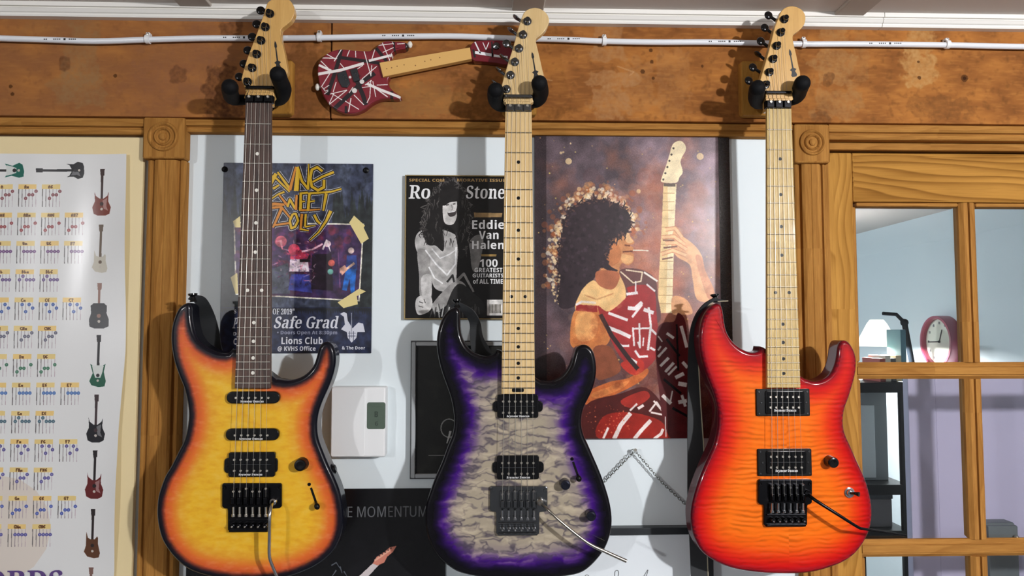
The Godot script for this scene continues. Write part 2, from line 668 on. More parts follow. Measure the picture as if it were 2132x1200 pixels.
func profile_x(m: MB, prof: PackedVector2Array, x0: float, x1: float) -> void:
	# prof is in (z, y); extruded along x
	m.xf = Transform3D(Basis(Vector3(0, 0, 1), Vector3(0, 1, 0), Vector3(-1, 0, 0)), Vector3.ZERO)
	# local x -> world z, local y -> world y, local z -> world -x
	m.prism(prof, -x1, -x0, 0, 0, 1, false)
	m.xf = Transform3D()

func profile_y(m: MB, prof: PackedVector2Array, y0: float, y1: float) -> void:
	# prof is in (x, z); extruded along y
	m.xf = Transform3D(Basis(Vector3(1, 0, 0), Vector3(0, 0, 1), Vector3(0, -1, 0)), Vector3.ZERO)
	m.prism(prof, -y1, -y0, 0, 0, 1, false)
	m.xf = Transform3D()

const BEAM_Z := 0.034
func beam_image(r: Rect2) -> Image:
	var c := canvas(r, BEAM_Z, 900.0, rgb(150, 96, 46))
	var n1 := noise(71, 1.0, 4)
	var n2 := noise(72, 1.0, 3)
	for y in c.h:
		for x in c.w:
			var u := float(x) / c.h
			var v := float(y) / c.h
			var a := n1.get_noise_2d(u * 1.6, v * 3.2)
			var g := n2.get_noise_2d(u * 5.0, v * 26.0)
			var d := n2.get_noise_2d(u * 9.0 + 31.0, v * 9.0)
			var col := rgb(172, 112, 56).lerp(rgb(128, 80, 42), clampf(0.5 + a * 0.9, 0, 1))
			col = col.lerp(rgb(190, 130, 66), clampf(g * 0.55, 0, 0.5))
			col = col.lerp(rgb(92, 58, 32), clampf(d * 0.7 - 0.12, 0, 0.5))
			# the left-hand board is a duller brown
			var dull := smoothstep(0.62, 0.2, float(x) / c.w)
			col = col.lerp(rgb(150, 102, 68), dull * (0.45 + 0.25 * a))
			c.img.set_pixel(x, y, col)
	# remains of old plaster and paint, holes and knots, where the photograph has them
	var blot := func(pts_: Array, col: Color, seed_: int):
		var f := noise(seed_, 0.035, 4)
		for k in pts_:
			var a: Vector2 = c.q(k[0], k[1])
			var rx: float = k[2] * c.k() * 1.3
			var ry: float = k[3] * c.k() * 1.3
			for y in range(max(0, int(a.y - ry * 1.4)), min(c.h, int(a.y + ry * 1.4))):
				for x in range(max(0, int(a.x - rx * 1.4)), min(c.w, int(a.x + rx * 1.4))):
					var dd := Vector2((x - a.x) / rx, (y - a.y) / ry)
					var e := maxf(absf(dd.x), absf(dd.y)) * 0.6 + dd.length() * 0.4 + f.get_noise_2d(x, y) * 0.55
					var al := smoothstep(1.02, 0.8, e) * float(k[4]) * 1.0 * (0.75 + 0.6 * f.get_noise_2d(x * 3.0 + 90, y * 3.0))
					if al > 0.01:
						c.img.set_pixel(x, y, c.img.get_pixel(x, y).lerp(col, clampf(al, 0, 1)))
	blot.call([[165, 130, 30, 60, 0.55], [160, 185, 48, 28, 0.5], [175, 50, 28, 14, 0.3], [120, 60, 60, 20, 0.2]], rgb(146, 112, 76), 5)
	blot.call([[370, 130, 70, 55, 0.35], [330, 180, 60, 40, 0.3], [440, 90, 40, 40, 0.3]], rgb(138, 92, 66), 6)
	blot.call([[455, 195, 26, 50, 0.6], [480, 225, 20, 16, 0.6], [370, 155, 14, 14, 0.4], [480, 60, 18, 16, 0.5], [135, 130, 9, 12, 0.4]], rgb(70, 42, 28), 7)
	blot.call([[705, 100, 28, 30, 0.4], [800, 60, 50, 16, 0.3], [880, 205, 70, 28, 0.45]], rgb(140, 104, 62), 8)
	blot.call([[640, 170, 40, 70, 0.35], [1000, 200, 50, 40, 0.35], [1075, 235, 90, 14, 0.3]], rgb(84, 52, 24), 9)
	blot.call([[1262, 70, 32, 26, 0.6], [1265, 112, 34, 12, 0.65], [1280, 165, 44, 14, 0.7], [1270, 215, 34, 30, 0.65], [1330, 180, 30, 50, 0.3], [1400, 170, 30, 60, 0.3]], rgb(166, 122, 82), 10)
	blot.call([[1735, 70, 24, 24, 0.55], [1738, 140, 38, 34, 0.6], [1740, 215, 44, 26, 0.5], [1790, 120, 14, 60, 0.3]], rgb(164, 124, 80), 11)
	blot.call([[1915, 80, 28, 34, 0.75], [1912, 145, 30, 32, 0.8]], rgb(180, 138, 86), 12)
	blot.call([[1725, 165, 10, 12, 0.6], [1705, 245, 20, 10, 0.5], [1950, 225, 60, 22, 0.35]], rgb(92, 60, 36), 13)
	for k in [[1355, 105, 4], [1357, 129, 4], [1338, 149, 5], [1360, 163, 3], [1912, 129, 3], [1914, 162, 4], [2008, 163, 8], [240, 158, 4], [1462, 138, 3], [22, 180, 4], [26, 196, 4]]:
		c.disc(k[0], k[1], k[2], Color(0.28, 0.17, 0.09, 0.75))
	c.disc(2008, 163, 4, rgb(58, 34, 20))
	for k in [[1285, 138, 1320, 150, 1310, 158], [1130, 150, 1135, 165, 1150, 168]]:
		c.stroke(k, 3, Color(0.72, 0.55, 0.38, 0.6))
	return c.img

func trims() -> void:
	var y_top := CEIL
	var y_bot := P(1066, 250, BEAM_Z).y
	var xl := -0.98
	var xr := 1.12
	var r := Rect2(xl, y_top, xr - xl, y_top - y_bot)
	var bm := tex_mat("beam", beam_image(r), 0.75)
	bm.metallic_specular = 0.15
	var seam := P(690, 80, BEAM_Z).x
	var o := structure("trim_1", Vector3(0, y_bot, 0))
	for k in [[-1.8, seam - 0.0012], [seam + 0.0012, 1.9]]:
		var m := mb()
		m.planar = true
		m.rect = r
		m.box(Vector3(k[0], y_bot, 0.0), Vector3(k[1], CEIL, BEAM_Z), 0.0015)
		put(m, "plank", bm, o)
	# white crown moulding in two lengths
	var cy0 := P(1066, 45.5, 0.05).y
	o = structure("trim_2", Vector3(0, cy0, 0))
	var cb := CEIL - cy0
	var pr := PackedVector2Array([Vector2(BEAM_Z, cy0), Vector2(0.048, cy0), Vector2(0.0495, cy0 + 0.003), Vector2(0.0495, cy0 + 0.0055), Vector2(0.052, cy0 + cb * 0.3), Vector2(0.055, cy0 + cb * 0.5), Vector2(0.056, cy0 + cb * 0.55),
		Vector2(0.0535, cy0 + cb * 0.58), Vector2(0.0535, cy0 + cb * 0.64), Vector2(0.058, cy0 + cb * 0.66), Vector2(0.058, CEIL), Vector2(BEAM_Z, CEIL)])
	var cut := P(1841, 40, 0.056).x
	for k in [[-1.8, cut - 0.0006], [cut + 0.0006, 1.9]]:
		var m := mb()
		profile_x(m, pr, k[0], k[1])
		put(m, "moulding", mats["white_paint"], o)
	# casings
	casing("trim_3", 296, 384, 242, 331, 304.6, 383, true)
	casing("trim_5", 1653, 1729, 257, 340, 1655, 1721, false)
	# thin header between the two corner blocks
	var h0 := P(384, 254, 0.03).x
	var h1 := P(1653, 264, 0.03).x
	header("trim_4", h0, h1, y_bot - 0.001, 0.0215, 0.026)

func header(called: String, x0: float, x1: float, yt: float, hgt: float, zf: float) -> void:
	var o := structure(called, Vector3(x0, yt - hgt, 0))
	var m := mb()
	profile_x(m, PackedVector2Array([Vector2(0, yt - hgt), Vector2(zf * 0.7, yt - hgt), Vector2(zf * 0.78, yt - hgt * 0.8), Vector2(zf * 0.7, yt - hgt * 0.62), Vector2(zf * 0.95, yt - hgt * 0.5), Vector2(zf, yt - hgt * 0.3), Vector2(zf, yt - hgt * 0.06), Vector2(zf * 0.94, yt), Vector2(0, yt)]), x0, x1)
	put(m, "board", mats["pine_v"], o)

func casing(called: String, bx0: float, bx1: float, by0: float, by1: float, cx0: float, cx1: float, left: bool) -> void:
	var z := 0.030
	var r := wr(bx0, by0, bx1, by1, z)
	var bot := r.position.y - r.size.y
	var o := structure(called, Vector3(r.position.x, 0, 0))
	# corner block with turned rings
	var b := mb()
	b.swap = true
	b.box(Vector3(r.position.x, bot, 0.0), Vector3(r.end.x, r.position.y, z), 0.004)
	var blk := put(b, "corner_block", mats["pine_v"], o)
	var c := Vector3(r.position.x + r.size.x * 0.5, r.position.y - r.size.y * 0.48, z - 0.0005)
	var R := r.size.x * 0.36
	b = mb()
	b.swap = true
	b.lathe(c, [[R, 0.0], [R, 0.001], [R * 0.95, 0.004], [R * 0.86, 0.005], [R * 0.78, 0.003], [R * 0.74, 0.0012], [R * 0.62, 0.0012], [R * 0.6, 0.003], [R * 0.53, 0.005], [R * 0.46, 0.003], [R * 0.43, 0.0012], [R * 0.27, 0.0012], [R * 0.24, 0.0035], [R * 0.15, 0.005], [0.0, 0.0055]], 40, Vector3(0, 0, 1))
	put(b, "rosette", mats["pine_v"], blk)
	# fluted post
	var p0 := P(cx0, 345, 0.024).x
	var p1 := P(cx1, 345, 0.024).x
	var w := p1 - p0
	var f := [[0.0, 0.0], [0.0, 0.016], [0.02, 0.019], [0.06, 0.020], [0.12, 0.020], [0.15, 0.016], [0.19, 0.016], [0.22, 0.022], [0.3, 0.0245], [0.46, 0.0245], [0.49, 0.0235], [0.52, 0.0245], [0.74, 0.0245], [0.8, 0.022], [0.83, 0.016], [0.87, 0.016], [0.9, 0.020], [0.96, 0.020], [1.0, 0.016], [1.0, 0.0]]
	var pr := PackedVector2Array()
	for q in f:
		pr.append(Vector2(p0 + w * q[0], q[1]))
	b = mb()
	b.swap = true
	b.shift = Vector2(0.2 if left else 0.7, 0.1)
	profile_y(b, pr, 0.0, bot - 0.0002)
	put(b, "post", mats["pine_v"], o)
	# header over the opening
	b = mb()
	var yt := P(150 if left else 1900, 244 if left else 259, 0.024).y
	var yb := P(150 if left else 1900, 277 if left else 290, 0.024).y
	var hh := yt - yb
	var x0 := -1.8 if left else r.end.x + 0.0003
	var x1 := r.position.x - 0.0003 if left else door_right() + 0.07
	profile_x(b, PackedVector2Array([Vector2(0, yb), Vector2(0.017, yb), Vector2(0.019, yb + hh * 0.06), Vector2(0.019, yb + hh * 0.3), Vector2(0.0165, yb + hh * 0.36), Vector2(0.0165, yb + hh * 0.42), Vector2(0.023, yb + hh * 0.48), Vector2(0.0245, yb + hh * 0.6), Vector2(0.0245, yb + hh * 0.92), Vector2(0.022, yt), Vector2(0, yt)]), x0, x1)
	put(b, "header", mats["pine_v"], o)

# ------------------------------------------------------------------ glazed door
const DZ := -0.012
func glazed_door() -> void:
	var xs := P(1729, 700, DZ).x
	var glass := StandardMaterial3D.new()
	glass.albedo_color = Color(0.1, 0.12, 0.12, 0.05)
	glass.transparency = BaseMaterial3D.TRANSPARENCY_ALPHA
	glass.roughness = 0.02
	var o := structure("door_1", Vector3(xs, 0, DZ))
	var W := 0.84
	var yt := P(1900, 319, DZ).y
	var th := 0.036
	var zb := DZ - th
	var gx0 := P(1790, 600, DZ).x
	var gx1 := P(2006, 600, DZ).x
	var hx0 := P(2041, 600, DZ).x
	var mun := hx0 - gx1
	var pw := gx1 - gx0
	var rows := []
	for k in [[430, 755], [790, 1126]]:
		rows.append([P(1900, k[0], DZ).y, P(1900, k[1], DZ).y])
	var ph: float = rows[1][0] - rows[1][1]
	var mh: float = rows[0][1] - rows[1][0]
	for k in 2:
		var t: float = rows[-1][1] - mh
		rows.append([t, t - ph])
	var cols := []
	for k in 3:
		cols.append([gx0 + k * (pw + mun), gx0 + k * (pw + mun) + pw])
	var y_end: float = rows[-1][1]
	var m := mb()
	m.swap = true
	m.shift = Vector2(0.31, 0.55)
	m.box(Vector3(xs, 0.012, zb), Vector3(gx0 - 0.008, yt, DZ), 0.002)
	put(m, "stile", mats["pine_door"], o)
	m = mb()
	m.swap = true
	m.box(Vector3(cols[2][1] + 0.008, 0.012, zb), Vector3(cols[2][1] + 0.06, yt, DZ), 0.002)
	put(m, "stile", mats["pine_door"], o)
	m = mb()
	m.shift = Vector2(0.13, 0.02)
	m.box(Vector3(gx0 - 0.008, rows[0][0] + 0.008, zb), Vector3(cols[2][1] + 0.008, yt, DZ), 0.002)
	put(m, "rail", mats["pine_rail"], o)
	m = mb()
	m.box(Vector3(gx0 - 0.008, 0.012, zb), Vector3(cols[2][1] + 0.008, y_end - 0.008, DZ), 0.002)
	put(m, "rail", mats["pine_rail"], o)
	# muntins with a stepped moulding
	for k in 3:
		var a: float = rows[k][1]
		var b2: float = rows[k + 1][0]
		m = mb()
		m.shift = Vector2(k * 0.37, k * 0.21)
		var c := (a + b2) * 0.5
		var h := (a - b2) * 0.5
		profile_x(m, PackedVector2Array([Vector2(zb, c - h * 0.5), Vector2(DZ - 0.014, c - h), Vector2(DZ - 0.008, c - h), Vector2(DZ - 0.003, c - h * 0.62), Vector2(DZ - 0.003, c - h * 0.5), Vector2(DZ, c - h * 0.42), Vector2(DZ, c + h * 0.42), Vector2(DZ - 0.003, c + h * 0.5), Vector2(DZ - 0.003, c + h * 0.62), Vector2(DZ - 0.008, c + h), Vector2(DZ - 0.014, c + h), Vector2(zb, c + h * 0.5)]), gx0 - 0.008, cols[2][1] + 0.008)
		put(m, "muntin", mats["pine_v"], o)
	for k in 2:
		for j in 4:
			var c: float = (cols[k][1] + cols[k + 1][0]) * 0.5
			var h: float = (cols[k + 1][0] - cols[k][1]) * 0.5
			m = mb()
			m.swap = true
			m.shift = Vector2(k * 0.3 + j * 0.17, 0.2)
			var top: float = rows[j][0] + (0.008 if j == 0 else 0.0)
			var bottom: float = rows[j][1] - (0.008 if j == 3 else 0.0)
			profile_y(m, PackedVector2Array([Vector2(c - h * 0.5, zb), Vector2(c - h, DZ - 0.014), Vector2(c - h, DZ - 0.008), Vector2(c - h * 0.6, DZ - 0.002), Vector2(c - h * 0.12, DZ - 0.0015), Vector2(c - h * 0.04, DZ - 0.006), Vector2(c + h * 0.04, DZ - 0.006), Vector2(c + h * 0.12, DZ - 0.0015), Vector2(c + h * 0.6, DZ - 0.002), Vector2(c + h, DZ - 0.008), Vector2(c + h, DZ - 0.014), Vector2(c + h * 0.5, zb)]), bottom, top)
			put(m, "muntin", mats["pine_v"], o)
	# glazing beads round each pane and the panes
	for j in 4:
		for k in 3:
			var x0: float = cols[k][0]; var x1: float = cols[k][1]; var y1: float = rows[j][0]; var y0: float = rows[j][1]
			m = mb()
			m.box(Vector3(x0 - 0.005, y0 - 0.005, DZ - 0.021), Vector3(x1 + 0.005, y1 + 0.005, DZ - 0.018))
			put(m, "pane", glass, o)
			if k == 0 or j == 0 or j == 3 or k == 2:
				m = mb()
				m.swap = true
				if k == 0:
					m.box(Vector3(x0 - 0.009, y0, DZ - 0.03), Vector3(x0, y1, DZ - 0.005), 0.003)
				if k == 2:
					m.box(Vector3(x1, y0, DZ - 0.03), Vector3(x1 + 0.009, y1, DZ - 0.005), 0.003)
				m.swap = false
				if j == 0:
					m.box(Vector3(x0, y1, DZ - 0.03), Vector3(x1, y1 + 0.009, DZ - 0.005), 0.003)
				if j == 3:
					m.box(Vector3(x0, y0 - 0.009, DZ - 0.03), Vector3(x1, y0, DZ - 0.005), 0.003)
				put(m, "glazing_bead", mats["pine_v"], o)
	# jamb and stop
	o = structure("trim_6", Vector3(xs, 0, 0))
	m = mb()
	var jx := P(1722, 700, 0.0).x
	m.swap = true
	m.box(Vector3(jx, 0, -0.1), Vector3(xs - 0.002, yt + 0.02, 0.0))
	put(m, "jamb", mats["pine_v"], o)
	m = mb()
	m.box(Vector3(jx, yt + 0.003, -0.1), Vector3(door_right() + 0.004, P(1900, 284, 0.0).y, -0.003), 0.002)
	put(m, "jamb", mats["pine_v"], o)
	m = mb()
	m.swap = true
	m.box(Vector3(door_right() + 0.002, 0, 0.0), Vector3(door_right() + 0.07, P(1900, 291, 0.0).y, 0.022), 0.004)
	put(m, "post", mats["pine_v"], o)

# ------------------------------------------------------------------ what is seen through the panes
func next_room() -> void:
	var w := mat("wall_next", rgb(206, 218, 222), 0.8)
	wall_box("wall_next_right", Vector3(2.2, 0, -3.6), Vector3(2.3, CEIL, -0.1), w)
	wall_box("wall_next_back", Vector3(-0.6, 0, -3.6), Vector3(2.2, CEIL, -3.5), w)
	wall_box("wall_next_left", Vector3(-0.7, 0, -3.6), Vector3(-0.6, CEIL, -0.1), w)
	var cz := -0.46
	# thin lilac partition close behind the door, with an edge strip and feet
	var top := P(1990, 772, cz).y
	var x0 := P(1893, 900, cz).x
	var xs := P(1951, 900, cz).x
	var t := thing("partition_panel", "tall thin lilac partition panel standing behind the glazed door", "partition", Vector3(x0, 0, cz))
	var lil := mat("lilac", rgb(196, 190, 218), 0.5)
	var m := mb()
	m.box(Vector3(x0, 0.03, cz - 0.024), Vector3(xs, top, cz), 0.002)
	put(m, "edge_strip", lil, t)
	m = mb()
	m.box(Vector3(xs, 0.03, cz - 0.024), Vector3(x0 + 0.86, top, cz - 0.002), 0.002)
	put(m, "panel", lil, t)
	for k in 2:
		m = mb()
		m.box(Vector3(x0 + 0.05 + k * 0.72, 0.0, cz - 0.14), Vector3(x0 + 0.1 + k * 0.72, 0.03, cz + 0.1), 0.004)
		put(m, "foot", mats["black"], t)
	# slim grey cabinet in front of it
	var gz := -0.4
	var g0 := P(2056, 1100, gz).x
	var g1 := P(2122, 1100, gz).x
	var gt := P(2090, 1092, gz).y
	t = thing("slim_cabinet", "slim dark grey cabinet between glazed door and lilac partition panel", "cabinet", Vector3(g0, 0, gz))
	m = mb()
	m.box(Vector3(g0, 0.0, gz - 0.05), Vector3(g1, gt, gz - 0.012), 0.004)
	put(m, "body", mat("slate", rgb(104, 112, 114), 0.5), t)
	m = mb()
	m.box(Vector3(g0 + 0.002, 0.04, gz - 0.012), Vector3(g1 - 0.002, gt - 0.004, gz), 0.003)
	var cd := put(m, "door", mats["slate"], t)
	m = mb()
	m.ball(Vector3(g1 - 0.012, gt - 0.03, gz + 0.006), 0.006, 10)
	put(m, "knob", mats["silver"], cd)
	# black shelf unit
	var sz := -1.9
	var st := P(1850, 797, sz).y
	var sx1 := P(1889, 900, sz).x
	t = thing("shelf_unit", "black metal shelf unit beside the lilac partition panel", "shelf", Vector3(sx1, 0, sz))
	var L := sx1 - 0.9
	for q in [[L, sz], [sx1 - 0.03, sz], [L, sz - 0.4], [sx1 - 0.03, sz - 0.4]]:
		m = mb()
		m.box(Vector3(q[0], 0, q[1] - 0.02), Vector3(q[0] + 0.034, st, q[1]), 0.002)
		put(m, "post", mats["black"], t)
	var levels := [st, P(1850, 1010, sz).y, P(1850, 1106, sz).y, P(1850, 1400, sz).y]
	for y in levels:
		m = mb()
		m.box(Vector3(L, y - 0.045, sz - 0.42), Vector3(sx1 + 0.004, y, sz), 0.002)
		put(m, "shelf", mats["black"], t)
	# pale panel leaning in the first bay, a grey box and a dark device in the second
	t = thing("white_board", "pale grey framed board standing upright in the black shelf unit", "board", Vector3(L + 0.3, levels[1], sz - 0.05))
	m = mb()
	m.box(Vector3(L + 0.05, levels[1], sz - 0.12), Vector3(sx1 - 0.035, levels[0] - 0.05, sz - 0.1), 0.002)
	put(m, "frame", mat("board_frame", rgb(120, 124, 124), 0.6), t)
	m = mb()
	m.box(Vector3(L + 0.08, levels[1] + 0.012, sz - 0.1), Vector3(sx1 - 0.095, levels[0] - 0.11, sz - 0.096), 0.001)
	put(m, "panel", mat("board_face", rgb(196, 200, 198), 0.5), t)
	t = thing("storage_box", "dull grey cardboard box on the middle of the black shelf unit", "box", Vector3(L + 0.4, levels[2], sz - 0.1))
	m = mb()
	var bx0 := L + 0.2
	m.box(Vector3(bx0, levels[2], sz - 0.34), Vector3(sx1 - 0.045, levels[1] - 0.075, sz - 0.06), 0.003)
	put(m, "body", mat("box_grey", rgb(112, 106, 104), 0.8), t)
	m = mb()
	m.box(Vector3(bx0 - 0.003, levels[1] - 0.075, sz - 0.343), Vector3(sx1 - 0.042, levels[1] - 0.05, sz - 0.057), 0.002)
	put(m, "lid", mat("box_lid", rgb(52, 54, 58), 0.5), t)
	# books lying on top
	var bc := [rgb(150, 60, 50), rgb(215, 205, 185), rgb(40, 40, 44), rgb(196, 176, 140), rgb(70, 110, 120)]
	var hx := P(1842, 752, sz).x
	for k in 5:
		t = thing("book", ["thin red paperback standing on the black shelf unit top", "cream book standing on the black shelf unit top", "thin black book standing on the black shelf unit top", "tan book standing on the black shelf unit top", "teal book standing upright on the black shelf unit top"][k], "book", Vector3(hx, st, sz - 0.1), "books on the shelf unit top")
		m = mb()
		var w0 := hx + k * 0.03
		m.box(Vector3(w0, st, sz - 0.2), Vector3(w0 + 0.025, st + (0.105 + 0.012 * (k % 2) if k < 4 else 0.235), sz - 0.04 - k * 0.01), 0.0015)
		put(m, "cover", mat("book%d" % k, bc[k], 0.6), t)
		var pg := mb()
		pg.box(Vector3(w0 + 0.0025, st + 0.002, sz - 0.201), Vector3(w0 + 0.0225, st + (0.103 + 0.012 * (k % 2) if k < 4 else 0.2355), sz - 0.045 - k * 0.01))
		put(pg, "pages", mats["ivory"], t)
	# desk lamp with a bright shade
	var lx := P(1915, 745, sz - 0.3).x
	t = thing("desk_lamp", "desk lamp with dark bent arm and glowing white shade on shelf unit", "lamp", Vector3(lx, st, sz - 0.3))
	m = mb()
	m.lathe(Vector3(lx - 0.03, st, sz - 0.3), [[0.0, 0.0], [0.07, 0.0], [0.07, 0.016], [0.012, 0.02], [0.0, 0.02]], 20, Vector3.UP)
	put(m, "base", mats["black"], t)
	m = mb()
	var elbow := P(1883, 672, sz - 0.3)
	m.tube([Vector3(lx - 0.03, st + 0.012, sz - 0.3), elbow], 0.013, 8)
	m.ball(elbow, 0.019, 10)
	m.tube([elbow, P(1866, 655, sz - 0.3), P(1838, 653, sz - 0.3)], 0.009, 8)
	put(m, "arm", mat("lamp_arm", rgb(14, 18, 22), 0.8), t)
	mats["lamp_arm"].metallic_specular = 0.05
	m = mb()
	var hd := P(1826, 700, sz - 0.3)
	m.lathe(hd, [[0.0, 0.08], [0.03, 0.08], [0.045, 0.06], [0.1, -0.05], [0.098, -0.05], [0.0, 0.072]], 24, Vector3.UP)
	var sh := mat("shade", rgb(240, 240, 238), 0.5)
	sh.backlight_enabled = true
	sh.backlight = Color(0.6, 0.6, 0.58)
	put(m, "shade", sh, t)
	m = mb()
	m.ball(hd + Vector3(0, -0.02, 0), 0.03, 12)
	var g := StandardMaterial3D.new()
	g.emission_enabled = true
	g.emission = Color(1, 1, 0.97)
	g.emission_energy_multiplier = 2.5
	put(m, "bulb", g, t)
	var l := OmniLight3D.new()
	l.name = "light"
	l.position = hd + Vector3(0, -0.02, 0) - org
	l.light_energy = 2.4
	l.omni_range = 8.0
	l.omni_attenuation = 2.0
	l.light_size = 0.03
	l.shadow_enabled = true
	t.add_child(l)
	# wall clock on the far room's side wall
	var k0 := 2.2
	var dir: Vector3 = (P(1972, 712, 0.0) - cam_pos)
	var cc := cam_pos + dir * (k0 / dir.x)
	var R := 0.125
	t = thing("wall_clock", "round wall clock with thick plum red rim and cream face", "clock", cc)
	m = mb()
	m.lathe(cc, [[0.0, 0.0], [R, 0.0], [R, 0.055], [R * 0.99, 0.06], [R * 0.9, 0.06], [R * 0.88, 0.052], [R * 0.88, 0.035]], 40, Vector3(-1, 0, 0))
	put(m, "rim", mat("clock_rim", rgb(140, 58, 78), 0.35), t)
	m = mb()
	m.lathe(cc, [[R * 0.885, 0.03], [R * 0.885, 0.036], [0.0, 0.036]], 40, Vector3(-1, 0, 0))
	put(m, "face", mat("clock_face", rgb(214, 218, 204), 0.5), t)
	for h in 12:
		m = mb()
		var a := TAU * h / 12.0
		var c1 := cc + Vector3(-0.0365, cos(a) * R * 0.72, sin(a) * R * 0.72)
		m.box(c1 - Vector3(0.001, 0.006, 0.005), c1 + Vector3(0.0005, 0.006, 0.005))
		put(m, "hour_mark", mats["print_grey"], t)
	for h in [[1.55, 0.72], [-2.75, 0.5]]:
		m = mb()
		var e := cc + Vector3(-0.039, sin(h[0] - PI / 2) * R * h[1], cos(h[0] - PI / 2) * -R * h[1])
		m.tube([cc + Vector3(-0.039, 0, 0), e], 0.0022, 6)
		put(m, "hand", mats["black"], t)
	m = mb()
	m.ball(cc + Vector3(-0.04, 0, 0), 0.006, 10)
	put(m, "hub", mats["black"], t)
	ceiling_lamp(Vector3(0.1, 2.11, -2.9), 1.3, Color(0.94, 0.97, 1.0), "frosted bulb on the ceiling of the room behind the door")

# ------------------------------------------------------------------ chart and its board
func left_door_and_chart() -> void:
	var bz := 0.012
	var o := structure("door_2", Vector3(-0.9, 0, 0))
	var r := wr(-60, 284, 287, 1180, bz)
	var m := mb()
	m.box(Vector3(-1.75, 0.01, 0.001), Vector3(r.end.x, r.position.y, bz), 0.002)
	put(m, "panel", mat("cream_board", rgb(228, 208, 160), 0.5), o)
	# chart: a sheet that curls a little off the board at its right edge
	var cz := bz + 0.002
	var xr := [P(266, 322, cz).x, P(262, 740, cz).x, P(249, 900, cz).x, P(239, 1200, cz).x]
	var top := P(150, 321, cz).y
	var bot := P(100, 1290, cz).y
	var left := P(-75, 800, cz).x
	var rect := Rect2(left, top, xr[0] - left, top - bot)
	var c := canvas(rect, cz, 1900.0, rgb(222, 222, 221))
	chart_print(c)
	var t := thing("chord_chart", "glossy white guitar chord chart with small guitar pictures on cream board", "poster", Vector3(left, bot, cz))
	m = mb()
	m.planar = true
	m.rect = rect
	var NX := 24
	var NY := 30
	var grid := []
	for j in NY + 1:
		var v := float(j) / NY
		var y: float = lerp(top, bot, v)
		var e: float
		var yy := [top, P(150, 740, cz).y, P(150, 900, cz).y, P(150, 1200, cz).y, bot]
		var xx := [xr[0], xr[1], xr[2], xr[3], xr[3] - 0.006]
		for s in 4:
			if y <= yy[s] and y >= yy[s + 1]:
				e = lerp(xx[s], xx[s + 1], (yy[s] - y) / (yy[s] - yy[s + 1]))
		var row := []
		for i in NX + 1:
			var u := float(i) / NX
			var lift := 0.0
			if u > 0.72:
				var f := (u - 0.72) / 0.28
				lift = f * f * (0.0045 + 0.003 * sin(v * 11.0))  + 0.0012 * sin(v * 23.0 + u * 9.0) * f
			row.append(Vector3(lerp(left, e, u), y, cz + max(lift, 0.0) + 0.0003 * sin(u * 20.0 + v * 7.0)))
		grid.append(row)
	for j in NY:
		for i in NX:
			var a: Vector3 = grid[j][i]; var b: Vector3 = grid[j][i + 1]; var d: Vector3 = grid[j + 1][i]; var q: Vector3 = grid[j + 1][i + 1]
			var nf := func(jj: int, ii: int) -> Vector3:
				var dx: Vector3 = grid[jj][min(ii + 1, NX)] - grid[jj][max(ii - 1, 0)]
				var dy: Vector3 = grid[max(jj - 1, 0)][ii] - grid[min(jj + 1, NY)][ii]
				return dx.cross(dy).normalized()
			var n0: Vector3 = nf.call(j, i); var n1: Vector3 = nf.call(j, i + 1); var n2: Vector3 = nf.call(j + 1, i + 1); var n3: Vector3 = nf.call(j + 1, i)
			m.quad(a, b, q, d, n0, n1, n2, n3)
	put(m, "sheet", tex_mat("chart", c.img, 0.22), t)
	letters(t, "CHORDS", -52 - 64, 1189, 131, 1232, cz + 0.0012, mats["print_purple"], true)

